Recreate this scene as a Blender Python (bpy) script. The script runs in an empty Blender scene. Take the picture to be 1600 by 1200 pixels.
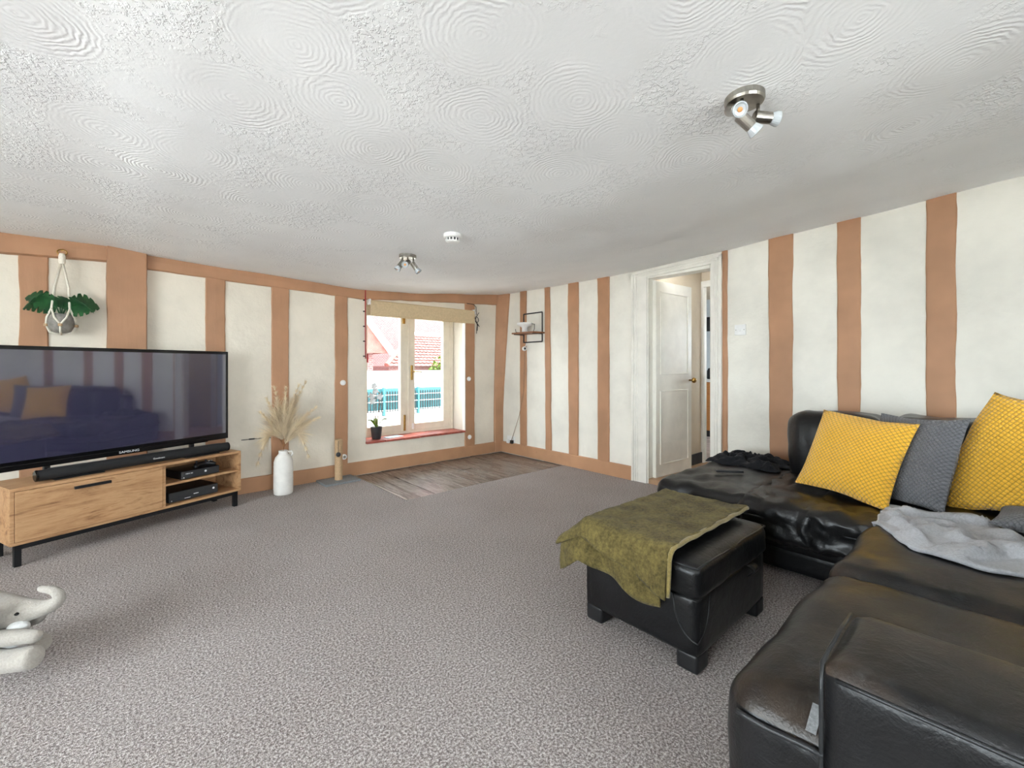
import bpy, bmesh, math, random
from mathutils import Vector, Matrix, noise
R = math.radians
sc = bpy.context.scene
col = sc.collection
random.seed(7)

# ------------------------------------------------------------------ camera
# world axes: room corner (window wall / door wall) is the origin; the window
# wall is the plane y=0 (runs to -x), the door wall is the plane x=0 (runs to -y)
cam_d = bpy.data.cameras.new('camera')
cam = bpy.data.objects.new('camera', cam_d); col.objects.link(cam)
cam.location = (-3.87, -4.60, 1.15)
cam.rotation_euler = (R(90), 0, R(-41.5))
cam_d.sensor_width = 36.0
cam_d.lens = 36.0 * 690 / 1600
cam_d.shift_y = -28 / 1600          # horizon at pixel row 572 of 1200
cam_d.clip_start = 0.02
sc.camera = cam

# ------------------------------------------------------------------ light
SKY, SUN, EXPO = 5.0, 6.0, 2.08
w = bpy.data.worlds.new('world'); sc.world = w; w.use_nodes = True
bg = w.node_tree.nodes['Background']
bg.inputs[0].default_value = (0.85, 0.93, 1.0, 1); bg.inputs[1].default_value = SKY
sd = bpy.data.lights.new('sun', 'SUN'); sd.energy = SUN; sd.angle = R(0.8); sd.color = (1, 0.94, 0.86)
sun = bpy.data.objects.new('sun', sd); col.objects.link(sun)
sun.rotation_euler = Vector((-0.42, -0.24, -0.875)).to_track_quat('-Z', 'Y').to_euler()

def portal(name, loc, rot, sx, sy):       # sky portals in the window openings
    d = bpy.data.lights.new(name, 'AREA'); d.shape = 'RECTANGLE'; d.size = sx; d.size_y = sy
    d.cycles.is_portal = True
    o = bpy.data.objects.new(name, d); col.objects.link(o)
    o.location = loc; o.rotation_euler = rot
    return o
# window wall: opening x -1.9..-0.61, z .34..1.86 ; light enters towards -y
portal('window_portal', (-1.255, 0.33, 1.10), (R(-90), 0, 0), 1.28, 1.5)
# back wall (behind the camera) window, then unseen openings added for fill light
portal('back_window_portal', (-3.6, -7.36, 1.25), (R(90), 0, 0), 2.4, 1.2)
portal('end_fill_portal', (-7.16, -3.5, 1.25), (R(90), 0, R(-90)), 3.4, 1.3)
portal('kitchen_opening_portal', (2.5, -3.36, 1.5), (R(90), 0, 0), 0.8, 0.8)
sc.view_settings.view_transform = 'Standard'
sc.view_settings.look = 'None'
sc.view_settings.gamma = 1
sc.view_settings.use_curve_mapping = False
sc.view_settings.exposure = EXPO
sc.cycles.max_bounces = 10
sc.cycles.diffuse_bounces = 6
sc.cycles.glossy_bounces = 4
sc.cycles.transparent_max_bounces = 16
sc.cycles.use_denoising = True
sc.cycles.sample_clamp_indirect = 8

# ------------------------------------------------------------------ materials
def srgb(r, g, b):
    f = lambda c: (c / 255 / 12.92) if c / 255 <= 0.04045 else ((c / 255 + 0.055) / 1.055) ** 2.4
    return (f(r), f(g), f(b), 1)

class M:
    """small node-material builder"""
    def __init__(s, name, rgb=(200, 200, 200), rough=0.6, metal=0.0, spec=0.5):
        s.m = bpy.data.materials.new(name); s.m.use_nodes = True
        s.nt = s.m.node_tree; s.b = s.nt.nodes['Principled BSDF']
        s.b.inputs['Base Color'].default_value = srgb(*rgb)
        s.b.inputs['Roughness'].default_value = rough
        s.b.inputs['Metallic'].default_value = metal
        s.b.inputs['Specular IOR Level'].default_value = spec
        s.co = None; s.last = None
    def n(s, t, **kw):
        nd = s.nt.nodes.new(t)
        for k, v in kw.items(): setattr(nd, k, v)
        return nd
    def l(s, a, b): s.nt.links.new(a, b)
    def coord(s, scale=(1, 1, 1)):
        tc = s.n('ShaderNodeTexCoord'); mp = s.n('ShaderNodeMapping')
        mp.inputs['Scale'].default_value = scale
        s.l(tc.outputs['Object'], mp.inputs[0])
        return mp.outputs[0]
    def noise(s, scale, detail=4, rough=0.6, stretch=(1, 1, 1), dist=0):
        t = s.n('ShaderNodeTexNoise'); t.inputs['Scale'].default_value = scale
        t.inputs['Detail'].default_value = detail; t.inputs['Roughness'].default_value = rough
        t.inputs['Distortion'].default_value = dist
        s.l(s.coord(stretch), t.inputs['Vector'])
        return t.outputs['Fac']
    def ramp(s, fac, stops):
        r = s.n('ShaderNodeValToRGB'); e = r.color_ramp.elements
        while len(e) < len(stops): e.new(0.5)
        for k, (p, c) in enumerate(stops):
            e[k].position = p; e[k].color = srgb(*c) if len(c) == 3 else c
        s.l(fac, r.inputs[0]); return r.outputs[0]
    def color(s, out): s.l(out, s.b.inputs['Base Color']); s.last = out; return s
    def mixc(s, fac, a, b):
        m = s.n('ShaderNodeMix', data_type='RGBA')
        if isinstance(fac, float): m.inputs[0].default_value = fac
        else: s.l(fac, m.inputs[0])
        for i, v in ((6, a), (7, b)):
            if isinstance(v, tuple): m.inputs[i].default_value = srgb(*v)
            else: s.l(v, m.inputs[i])
        return m.outputs[2]
    def math(s, op, a, b=None, clamp=False):
        m = s.n('ShaderNodeMath', operation=op, use_clamp=clamp)
        for i, v in ((0, a), (1, b)):
            if v is None: continue
            if isinstance(v, (int, float)): m.inputs[i].default_value = v
            else: s.l(v, m.inputs[i])
        return m.outputs[0]
    def bump(s, h, strength=0.3, dist=0.01):
        b = s.n('ShaderNodeBump'); b.inputs['Strength'].default_value = strength
        b.inputs['Distance'].default_value = dist
        s.l(h, b.inputs['Height']); s.l(b.outputs[0], s.b.inputs['Normal']); return s
    def rough_from(s, out, lo, hi):
        m = s.n('ShaderNodeMapRange'); m.inputs[3].default_value = lo; m.inputs[4].default_value = hi
        s.l(out, m.inputs[0]); s.l(m.outputs[0], s.b.inputs['Roughness']); return s

def plain(name, rgb, rough=0.5, metal=0.0, var=0.06, scale=30, bump=0.05, spec=0.5):
    m = M(name, rgb, rough, metal, spec)
    f = m.noise(scale, 3)
    lo = tuple(max(0, c * (1 - var)) for c in rgb); hi = tuple(min(255, c * (1 + var)) for c in rgb)
    m.color(m.ramp(f, [(0.3, lo), (0.7, hi)]))
    if bump: m.bump(f, bump, 0.004)
    return m.m

def m_plaster(name, rgb):
    m = M(name, rgb, 0.75, 0, 0.25)
    big = m.noise(1.6, 4, 0.6); fine = m.noise(40, 4, 0.6)
    a = m.ramp(big, [(0.3, tuple(c * 0.93 for c in rgb)), (0.55, rgb), (0.75, tuple(min(255, c * 1.03) for c in rgb))])
    m.color(a)
    h = m.math('ADD', m.math('MULTIPLY', m.noise(5, 4, 0.55), 3.0), m.math('MULTIPLY', fine, 0.25))
    return m.bump(h, 0.35, 0.012).m
def m_timber(name, rgb=(177, 134, 103)):
    m = M(name, rgb, 0.55, 0, 0.3)
    g = m.noise(6, 5, 0.6, (3, 3, 0.5)); big = m.noise(2.5, 3)
    c = m.ramp(big, [(0.3, tuple(v * 0.93 for v in rgb)), (0.7, tuple(min(255, v * 1.05) for v in rgb))])
    chips = m.math('GREATER_THAN', m.noise(9, 6, 0.75, (2.2, 2.2, 1)), 0.70)
    m.color(m.mixc(chips, c, (96, 66, 48)))
    h = m.math('SUBTRACT', g, m.math('MULTIPLY', chips, 0.8))
    return m.bump(h, 0.35, 0.008).m
def m_ceiling():
    m = M('artex_ceiling', (228, 229, 230), 0.7, 0, 0.25)
    co = m.coord()
    v = m.n('ShaderNodeTexVoronoi', voronoi_dimensions='2D', feature='F1')
    v.inputs['Scale'].default_value = 2.5; v.inputs['Randomness'].default_value = 0.62
    # gently warp the coordinates so the swirls are not perfect circles
    nz = m.n('ShaderNodeTexNoise'); nz.inputs['Scale'].default_value = 3.0
    m.l(co, nz.inputs['Vector'])
    mx = m.n('ShaderNodeMix', data_type='VECTOR'); mx.inputs[0].default_value = 0.035
    m.l(co, mx.inputs[4]); m.l(nz.outputs['Color'], mx.inputs[5]); m.l(mx.outputs[1], v.inputs['Vector'])
    dn = m.math('MULTIPLY', m.noise(5, 4, 0.65), 0.20)
    d = m.math('ADD', v.outputs['Distance'], dn)
    rings = m.math('SINE', m.math('MULTIPLY', d, 150.0))
    inside = m.n('ShaderNodeMapRange'); inside.interpolation_type = 'SMOOTHSTEP'
    inside.inputs[1].default_value = 0.60; inside.inputs[2].default_value = 0.46
    m.l(d, inside.inputs[0])
    sw = m.n('ShaderNodeMapRange'); sw.inputs[1].default_value = 0.38; sw.inputs[2].default_value = 0.68
    m.l(m.noise(4.2, 3, 0.6), sw.inputs[0])
    brk = m.noise(38, 3, 0.7)
    rr = m.math('MULTIPLY', m.math('MULTIPLY', rings, inside.outputs[0]), m.math('MULTIPLY', m.math('MULTIPLY', sw.outputs[0], brk), 0.34))
    out = m.math('SUBTRACT', 1.0, inside.outputs[0])
    bl = m.n('ShaderNodeMapRange'); bl.inputs[1].default_value = 0.47; bl.inputs[2].default_value = 0.60
    m.l(m.noise(46, 3, 0.65), bl.inputs[0])
    pm = m.n('ShaderNodeMapRange'); pm.inputs[1].default_value = 0.40; pm.inputs[2].default_value = 0.60
    m.l(m.noise(2.1, 3, 0.6), pm.inputs[0])
    blobs = m.math('MULTIPLY', m.math('MULTIPLY', bl.outputs[0], 0.75), m.math('MULTIPLY', out, pm.outputs[0]))
    h = m.math('ADD', rr, blobs)
    h = m.math('ADD', h, m.math('MULTIPLY', m.noise(1.2, 3), 3.0))
    h = m.math('ADD', h, m.math('MULTIPLY', m.noise(60, 3), 0.12))
    m.color(m.ramp(m.noise(1.3, 3), [(0.3, (238, 239, 241)), (0.7, (245, 246, 247))]))
    return m.bump(h, 0.6, 0.007).m
def m_carpet():
    m = M('carpet_pile', (160, 150, 145), 0.95, 0, 0.1)
    a = m.noise(120, 3, 0.85); b = m.noise(60, 3, 0.7); big = m.noise(1.4, 4)
    c = m.ramp(a, [(0.40, (98, 88, 84)), (0.5, (176, 166, 162)), (0.60, (244, 240, 238))])
    c2 = m.ramp(big, [(0.3, (160, 150, 146)), (0.7, (192, 185, 183))])
    m.color(m.mixc(0.3, c, c2))
    return m.bump(m.math('ADD', a, b), 0.9, 0.012).m
def m_leather(name, wear=0.0, seed=0.0):
    m = M(name, (22, 22, 24), 0.36, 0, 0.42)
    big = m.noise(2.6 + seed, 5, 0.62); fine = m.noise(160, 3, 0.6); cre = m.noise(14, 5, 0.6, (1, 1, 1), 0.6)
    base = m.ramp(m.noise(6, 3), [(0.3, (12, 12, 13)), (0.7, (24, 24, 26))])
    if wear:
        k = m.n('ShaderNodeMapRange'); k.inputs[1].default_value = 0.5; k.inputs[2].default_value = 0.68
        k.inputs[4].default_value = wear; m.l(big, k.inputs[0])
        base = m.mixc(k.outputs[0], base, (86, 68, 50))
        k2 = m.n('ShaderNodeMapRange'); k2.inputs[1].default_value = 0.56; k2.inputs[2].default_value = 0.75
        k2.inputs[4].default_value = wear * 0.8; m.l(m.noise(3.4, 7, 0.75), k2.inputs[0])
        base = m.mixc(k2.outputs[0], base, (112, 116, 120))
    m.color(base); m.rough_from(m.noise(5, 4), 0.24, 0.44)
    h = m.math('ADD', m.math('MULTIPLY', cre, 1.2), m.math('MULTIPLY', fine, 0.25))
    return m.bump(h, 0.3, 0.010).m
def m_waffle(name, rgb, cell=0.016):
    m = M(name, rgb, 0.9, 0, 0.15)
    co = m.coord(); sp = m.n('ShaderNodeSeparateXYZ'); m.l(co, sp.inputs[0])
    k = math.pi / cell
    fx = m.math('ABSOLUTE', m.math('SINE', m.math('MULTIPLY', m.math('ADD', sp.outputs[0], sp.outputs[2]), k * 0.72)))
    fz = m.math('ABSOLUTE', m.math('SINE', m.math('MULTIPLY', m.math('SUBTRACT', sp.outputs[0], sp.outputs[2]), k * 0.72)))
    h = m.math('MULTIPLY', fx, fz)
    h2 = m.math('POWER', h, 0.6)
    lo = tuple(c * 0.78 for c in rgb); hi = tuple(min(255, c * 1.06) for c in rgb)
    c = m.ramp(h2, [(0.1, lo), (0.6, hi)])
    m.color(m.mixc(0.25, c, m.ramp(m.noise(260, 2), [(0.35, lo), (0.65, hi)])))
    m.b.inputs['Sheen Weight'].default_value = 0.3
    return m.bump(h2, 0.9, 0.006).m
def m_plush(name, rgb, scale=120, sheen=0.5, dist=0.006, var=0.2):
    m = M(name, rgb, 0.95, 0, 0.1)
    f = m.noise(scale, 4, 0.7); g = m.noise(9, 4, 0.6)
    lo = tuple(c * (1 - var) for c in rgb); hi = tuple(min(255, c * (1 + var)) for c in rgb)
    a = m.ramp(f, [(0.35, lo), (0.65, hi)]); b = m.ramp(g, [(0.35, lo), (0.65, hi)])
    m.color(m.mixc(0.5, a, b)); m.b.inputs['Sheen Weight'].default_value = sheen
    return m.bump(m.math('ADD', f, g), 0.7, dist).m
def m_wood(name, stops, axis_scale, scale=5, rough=0.5, bump=0.15):
    m = M(name, stops[0], rough, 0, 0.6 if name.startswith('worn') else 0.3)
    g = m.noise(scale, 6, 0.65, axis_scale, 1.2); f = m.noise(scale * 7, 4, 0.6, axis_scale)
    x = m.math('ADD', m.math('MULTIPLY', g, 0.8), m.math('MULTIPLY', f, 0.2))
    n = len(stops)
    m.color(m.ramp(x, [(0.32 + 0.36 * i / (n - 1), s) for i, s in enumerate(stops)]))
    return m.bump(x, bump, 0.004).m
def m_glass(name, tr=0.97):
    m = M(name); nt = m.nt; nt.nodes.remove(m.b)
    t = m.n('ShaderNodeBsdfTransparent'); t.inputs[0].default_value = (tr, tr * 1.01, tr, 1)
    g = m.n('ShaderNodeBsdfGlossy'); g.inputs['Roughness'].default_value = 0.01
    x = m.n('ShaderNodeMixShader'); lw = m.n('ShaderNodeLayerWeight'); lw.inputs[0].default_value = 0.2
    f = m.math('MULTIPLY', lw.outputs['Fresnel'], 0.6)
    nt.links.new(f, x.inputs[0]); nt.links.new(t.outputs[0], x.inputs[1]); nt.links.new(g.outputs[0], x.inputs[2])
    nt.links.new(x.outputs[0], nt.nodes['Material Output'].inputs[0])
    return m.m

MT = {}
MT['plaster_l'] = m_plaster('cream_plaster', (228, 220, 205))
MT['plaster_r'] = m_plaster('pale_plaster', (232, 229, 219))
MT['timber'] = m_timber('painted_timber')
MT['plinth'] = m_timber('painted_plinth', (184, 141, 108))
MT['ceiling'] = m_ceiling()
MT['carpet'] = m_carpet()
MT['board'] = m_wood('worn_floorboard', [(46, 36, 30), (84, 68, 58), (140, 130, 122), (70, 56, 46)], (9, 1.3, 1), 2.2, 0.3, 0.3)
MT['gloss_white'] = plain('white_gloss_paint', (232, 229, 220), 0.35, 0, 0.03, 6, 0.08)
MT['upvc'] = plain('cream_window_frame', (226, 216, 198), 0.4, 0, 0.03, 8, 0.03)
MT['glass'] = m_glass('window_glass'); MT['glass_dimmed'] = m_glass('dimmed_window_glass', 0.72)  # second glass is darkened to dim the overbright view outside
MT['tile_red'] = plain('red_quarry_tile', (160, 82, 70), 0.45, 0, 0.15, 18, 0.15)
MT['blind'] = plain('beige_blind_fabric', (203, 181, 146), 0.85, 0, 0.04, 60, 0.1)
MT['oak'] = m_wood('oak_veneer', [(116, 78, 50), (172, 130, 92), (192, 152, 112), (140, 98, 64)], (1.2, 8, 8), 2.0, 0.5, 0.06)
MT['black_metal'] = plain('black_metal', (26, 27, 30), 0.4, 0.3, 0.1, 20, 0.02)
MT['black_plastic'] = plain('black_plastic', (20, 21, 24), 0.35, 0, 0.1, 20, 0.02)
MT['gloss_black'] = plain('gloss_black_plastic', (10, 10, 12), 0.12, 0, 0.1, 20, 0)
MT['charcoal'] = plain('charcoal_plastic', (44, 45, 48), 0.45, 0, 0.1, 20, 0.02)
MT['grille'] = plain('speaker_cloth', (24, 25, 28), 0.8, 0, 0.2, 300, 0.4)
MT['print'] = plain('white_print', (235, 236, 238), 0.5, 0, 0.02, 20, 0)
scr = M('tv_screen', (58, 57, 80), 0.06, 0, 1.0); scr.b.inputs['Coat Weight'].default_value = 1.0
scr.b.inputs['Coat Roughness'].default_value = 0.03; scr.b.inputs['Coat IOR'].default_value = 2.0
scr.color(scr.ramp(scr.noise(3, 2), [(0.3, (56, 55, 78)), (0.7, (60, 59, 82))])); MT['screen'] = scr.m
MT['leather'] = m_leather('black_leather'); MT['leather_worn'] = m_leather('worn_black_leather', 0.42, 0.3)
MT['piping'] = plain('leather_piping', (34, 35, 37), 0.4, 0, 0.1, 50, 0.1)
MT['yellow'] = m_waffle('mustard_waffle', (240, 184, 62)); MT['greyw'] = m_waffle('grey_waffle', (112, 113, 117), 0.014)
MT['olive'] = m_plush('olive_plush', (94, 84, 50), 70, 0.08, 0.008, 0.35)
MT['throw'] = m_plush('grey_fleece', (176, 178, 183), 110, 0.3, 0.006, 0.1)
MT['jacket'] = m_plush('black_cloth', (30, 30, 33), 60, 0.1, 0.004, 0.2)
MT['plush'] = m_plush('grey_plush', (160, 154, 146), 140, 0.2, 0.004, 0.1)
MT['plush_w'] = m_plush('white_plush', (222, 222, 222), 140, 0.3, 0.004, 0.05)
MT['ceramic'] = plain('matt_white_ceramic', (222, 219, 214), 0.7, 0, 0.03, 14, 0.1)
MT['pampas'] = m_plush('pampas_plume', (238, 214, 182), 200, 0.3, 0.003, 0.12)
MT['stem'] = plain('dry_stem', (134, 92, 58), 0.8, 0, 0.2, 30, 0.1)
MT['sisal'] = plain('sisal_rope', (186, 156, 122), 0.9, 0, 0.15, 200, 0.6)
MT['grey_felt'] = plain('grey_felt', (128, 130, 132), 0.95, 0, 0.12, 150, 0.4)
MT['nickel'] = plain('brushed_nickel', (168, 164, 156), 0.3, 1.0, 0.06, 40, 0.02)
MT['white_plastic'] = plain('white_plastic', (232, 232, 230), 0.35, 0, 0.02, 20, 0.02)
MT['bulb'] = plain('lamp_glass', (186, 192, 196), 0.15, 0, 0.02, 20, 0)
MT['led'] = plain('led_chip', (206, 140, 70), 0.4, 0, 0.05, 20, 0)
MT['concrete'] = plain('grey_concrete_pot', (138, 134, 128), 0.85, 0, 0.18, 22, 0.3)
MT['rope'] = plain('cotton_rope', (234, 228, 214), 0.9, 0, 0.06, 160, 0.5)
lf = M('monstera_leaf', (38, 84, 48), 0.35); lf.color(lf.ramp(lf.noise(14, 3), [(0.3, (24, 62, 36)), (0.7, (52, 106, 60))])); MT['leaf'] = lf.m
MT['brass'] = plain('brass', (176, 140, 78), 0.3, 1.0, 0.08, 40, 0.02)
MT['red'] = plain('red_cord', (168, 38, 44), 0.5, 0, 0.08, 40, 0.02)
MT['cable_black'] = plain('black_cable', (26, 24, 24), 0.5, 0, 0.1, 40, 0)
MT['cable_brown'] = plain('brown_cable', (150, 120, 96), 0.5, 0, 0.1, 40, 0)
MT['walnut'] = m_wood('shelf_wood', [(110, 72, 48), (146, 100, 70), (124, 84, 56)], (1, 8, 8), 4)
MT['pine'] = m_wood('pine', [(186, 118, 62), (210, 146, 84), (196, 128, 70)], (1, 1, 6), 4)
MT['hall'] = m_plaster('hall_paint', (214, 200, 178)); MT['kitchen'] = m_plaster('kitchen_paint', (214, 222, 228))
MT['black_paint'] = plain('black_gloss_paint', (28, 28, 30), 0.4, 0, 0.1, 10, 0.05)
MT['hall_floor'] = m_wood('hall_lino', [(150, 116, 88), (176, 142, 112), (160, 126, 98)], (1, 5, 1), 4, 0.5)
MT['k_floor'] = plain('kitchen_lino', (178, 168, 166), 0.4, 0, 0.15, 9, 0.05)
br = M('brick_wall', (190, 140, 120), 0.85)
bt = br.n('ShaderNodeTexBrick'); bt.inputs['Scale'].default_value = 4.5
bt.inputs['Color1'].default_value = srgb(128, 84, 82); bt.inputs['Color2'].default_value = srgb(146, 98, 94); bt.inputs['Mortar'].default_value = srgb(156, 146, 144)
cc = br.coord(); sx_ = br.n('ShaderNodeSeparateXYZ'); cx_ = br.n('ShaderNodeCombineXYZ')
br.l(cc, sx_.inputs[0]); br.l(sx_.outputs[0], cx_.inputs[0]); br.l(sx_.outputs[2], cx_.inputs[1]); br.l(cx_.outputs[0], bt.inputs['Vector'])
br.color(bt.outputs['Color']); MT['brick'] = br.m
MT['roof_tile'] = plain('clay_roof_tile', (140, 86, 78), 0.8, 0, 0.2, 5, 0.3)
MT['paving'] = plain('pale_paving', (168, 164, 160), 0.8, 0, 0.06, 4, 0.1)
MT['turquoise'] = plain('turquoise_panel', (58, 112, 118), 0.5, 0, 0.06, 4, 0.05)
MT['render_white'] = plain('white_render', (226, 228, 226), 0.8, 0, 0.03, 4, 0.1)
MT['bush'] = plain('hedge_leaf', (84, 112, 36), 0.6, 0, 0.35, 12, 0.2)

# ------------------------------------------------------------------ mesh builder
class MB:
    def __init__(s): s.v = []; s.f = []
    def add(s, vs, fs):
        o = len(s.v); s.v += [tuple(v) for v in vs]; s.f += [tuple(i + o for i in f) for f in fs]
    def box(s, x0, x1, y0, y1, z0, z1, mat=None):
        vs = [(x, y, z) for z in (z0, z1) for y in (y0, y1) for x in (x0, x1)]
        if mat: vs = [mat @ Vector(v) for v in vs]
        s.add(vs, [(0, 2, 3, 1), (4, 5, 7, 6), (0, 1, 5, 4), (2, 6, 7, 3), (0, 4, 6, 2), (1, 3, 7, 5)])
    def lathe(s, prof, n=24, mat=None, cap=True):
        vs = []
        for r_, z in prof:
            for k in range(n):
                a = 2 * math.pi * k / n; vs.append((r_ * math.cos(a), r_ * math.sin(a), z))
        fs = []
        for i in range(len(prof) - 1):
            for k in range(n):
                k2 = (k + 1) % n; fs.append((i * n + k, i * n + k2, (i + 1) * n + k2, (i + 1) * n + k))
        if cap:
            fs.append(tuple(reversed(range(n)))); o = (len(prof) - 1) * n; fs.append(tuple(range(o, o + n)))
        if mat: vs = [mat @ Vector(v) for v in vs]
        s.add(vs, fs)
    def tube(s, pts, rad, n=8, closed=False):
        pts = [Vector(p) for p in pts]; m = len(pts)
        rs = rad if isinstance(rad, (list, tuple)) else [rad] * m
        up = Vector((0, 0, 1)); vs = []; prev = None
        for i, p in enumerate(pts):
            a = pts[(i - 1) % m] if (closed or i > 0) else p; b = pts[(i + 1) % m] if (closed or i < m - 1) else p
            t = (b - a).normalized()
            if prev is None:
                u = t.cross(up)
                if u.length < 1e-3: u = t.cross(Vector((1, 0, 0)))
                u.normalize()
            else:
                u = prev - t * prev.dot(t)
                if u.length < 1e-4: u = t.cross(up)
                u.normalize()
            prev = u; w_ = t.cross(u)
            for k in range(n):
                an = 2 * math.pi * k / n; vs.append(p + (u * math.cos(an) + w_ * math.sin(an)) * rs[i])
        fs = []
        for i in range(m if closed else m - 1):
            j = (i + 1) % m
            for k in range(n):
                k2 = (k + 1) % n; fs.append((i * n + k, i * n + k2, j * n + k2, j * n + k))
        if not closed: fs += [tuple(reversed(range(n))), tuple(range((m - 1) * n, m * n))]
        s.add(vs, fs)
    def grid(s, fn, nu, nv):
        vs = [fn(i / nu, j / nv) for j in range(nv + 1) for i in range(nu + 1)]; w_ = nu + 1
        s.add(vs, [(j * w_ + i, j * w_ + i + 1, (j + 1) * w_ + i + 1, (j + 1) * w_ + i) for j in range(nv) for i in range(nu)])
    def prism(s, poly, z0, z1, mat=None):          # polygon in xy, extruded along z
        n = len(poly); vs = [(x, y, z0) for x, y in poly] + [(x, y, z1) for x, y in poly]
        if mat: vs = [mat @ Vector(v) for v in vs]
        s.add(vs, [tuple(reversed(range(n))), tuple(range(n, 2 * n))] + [(i, (i + 1) % n, (i + 1) % n + n, i + n) for i in range(n)])
    def build(s, name, mat, parent=None, bevel=0, smooth=False, solid=0, subd=0, seg=2):
        me = bpy.data.meshes.new(name); me.from_pydata(s.v, [], s.f)
        bm = bmesh.new(); bm.from_mesh(me)
        bmesh.ops.recalc_face_normals(bm, faces=bm.faces); bm.to_mesh(me); bm.free()
        me.materials.append(MT[mat] if isinstance(mat, str) else mat)
        if smooth:
            for p in me.polygons: p.use_smooth = True
        o = bpy.data.objects.new(name, me); col.objects.link(o)
        if parent: o.parent = parent
        if solid:
            q = o.modifiers.new('solid', 'SOLIDIFY'); q.thickness = solid; q.offset = 0
        if bevel:
            q = o.modifiers.new('bevel', 'BEVEL'); q.width = bevel; q.segments = seg; q.limit_method = 'ANGLE'
        if subd:
            q = o.modifiers.new('sub', 'SUBSURF'); q.levels = subd; q.render_levels = subd
        return o
def tag(o, label, cat=None, group=None, kind=None):
    o['label'] = label
    if cat: o['category'] = cat
    if group: o['group'] = group
    if kind: o['kind'] = kind
    return o
def thing(name, label, cat, loc=(0, 0, 0), rz=0, group=None, kind=None):
    o = bpy.data.objects.new(name, None); col.objects.link(o); o.empty_display_size = 0.1
    o.location = loc; o.rotation_euler = (0, 0, rz)
    return tag(o, label, cat, group, kind)
def bx(*a):
    b = MB(); b.box(*a); return b
def rbox(x0, x1, y0, y1, z0, z1, r=0.05, n=14, puff=0.0, wr=0.0, ws=6.0, seed=0.0, sides=(0, 0)):
    """rounded upholstery block: rounded box with optional crown on top and wrinkles"""
    b = MB(); c = Vector(((x0 + x1) / 2, (y0 + y1) / 2, (z0 + z1) / 2)); h = Vector(((x1 - x0) / 2, (y1 - y0) / 2, (z1 - z0) / 2))
    idx = {}; vs = []; fs = []
    def vert(p):
        k = (round(p[0], 5), round(p[1], 5), round(p[2], 5))
        if k in idx: return idx[k]
        q = Vector((p[0] * h.x, p[1] * h.y, p[2] * h.z))
        inner = Vector([max(-(hh - r), min(hh - r, v)) for v, hh in zip(q, h)])
        d = q - inner
        if d.length > 1e-9:
            # project onto the rounded corner
            e = Vector([v if abs(v) > 1e-9 else 0 for v in d]); q = inner + e.normalized() * min(r, max(abs(e.x), abs(e.y), abs(e.z)))
        fx = 1 - min(1, abs(q.x) / h.x) ** 2; fy = 1 - min(1, abs(q.y) / h.y) ** 2; fz = 1 - min(1, abs(q.z) / h.z) ** 2
        if q.z > 0: q.z += puff * fx * fy * (q.z / h.z)
        q.x += sides[0] * fy * fz * (q.x / h.x); q.y += sides[1] * fx * fz * (q.y / h.y)
        if wr:
            pp = (c + q) * ws + Vector((seed, seed * 1.7, seed * 0.3))
            q += Vector((noise.noise(pp), noise.noise(pp + Vector((9, 0, 0))), noise.noise(pp + Vector((0, 9, 0))))) * wr
            pp *= 2.7
            q += Vector((noise.noise(pp), noise.noise(pp + Vector((9, 0, 0))), noise.noise(pp + Vector((0, 9, 0))))) * wr * 0.4
        idx[k] = len(vs); vs.append(c + q); return idx[k]
    def ts():
        return [-1 + 2 * i / n for i in range(n + 1)]
    T = ts(); T = [math.copysign(abs(t) ** 0.75, t) for t in T]
    for ax in range(3):
        for sg in (-1, 1):
            for i in range(n):
                for j in range(n):
                    q = []
                    for (a_, b_) in ((T[i], T[j]), (T[i + 1], T[j]), (T[i + 1], T[j + 1]), (T[i], T[j + 1])):
                        p = [0, 0, 0]; p[ax] = sg; p[(ax + 1) % 3] = a_; p[(ax + 2) % 3] = b_; q.append(vert(p))
                    fs.append(tuple(q))
    b.add(vs, fs); return b
def interp(pts, t):
    pts = sorted(pts)
    if t <= pts[0][0]: return pts[0][1]
    for (a, va), (b, vb) in zip(pts, pts[1:]):
        if t <= b:
            k = (t - a) / (b - a); k = k * k * (3 - 2 * k) * 0.5 + k * 0.5
            return va + (vb - va) * k
    return pts[-1][1]
CL = [(-6, 2.06), (-4.5, 2.06), (-3.98, 2.06), (-3.7, 2.036), (-3.05, 2.006), (-2.5, 1.983), (-1.98, 1.962), (-1.38, 1.985), (-0.66, 2.054), (0, 2.11)]
CR = [(0, 2.11), (-1.7, 2.095), (-2.04, 2.097), (-2.96, 2.137), (-3.4, 2.165), (-3.9, 2.189), (-4.65, 2.24), (-6, 2.28)]
def ceil_z(x, y):
    x = min(0, x); y = min(0, y)
    return interp(CL, x) + interp(CR, y) - 2.11

def crease(x, y):          # old board joint showing as a soft ridge, and a filled patch edge
    k = max(0, min(1, (x + 5.2) / 1.0)) * max(0, min(1, (-0.7 - x) / 1.0))
    d = y + 2.64 + 0.05 * noise.noise(Vector((x * 1.3, 0, 0))) + 0.05 * (x + 3.1)
    return -0.006 * k * math.exp(-(d / 0.03) ** 2)
XE, YB = -7.0, -7.2       # end wall and back wall planes
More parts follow.
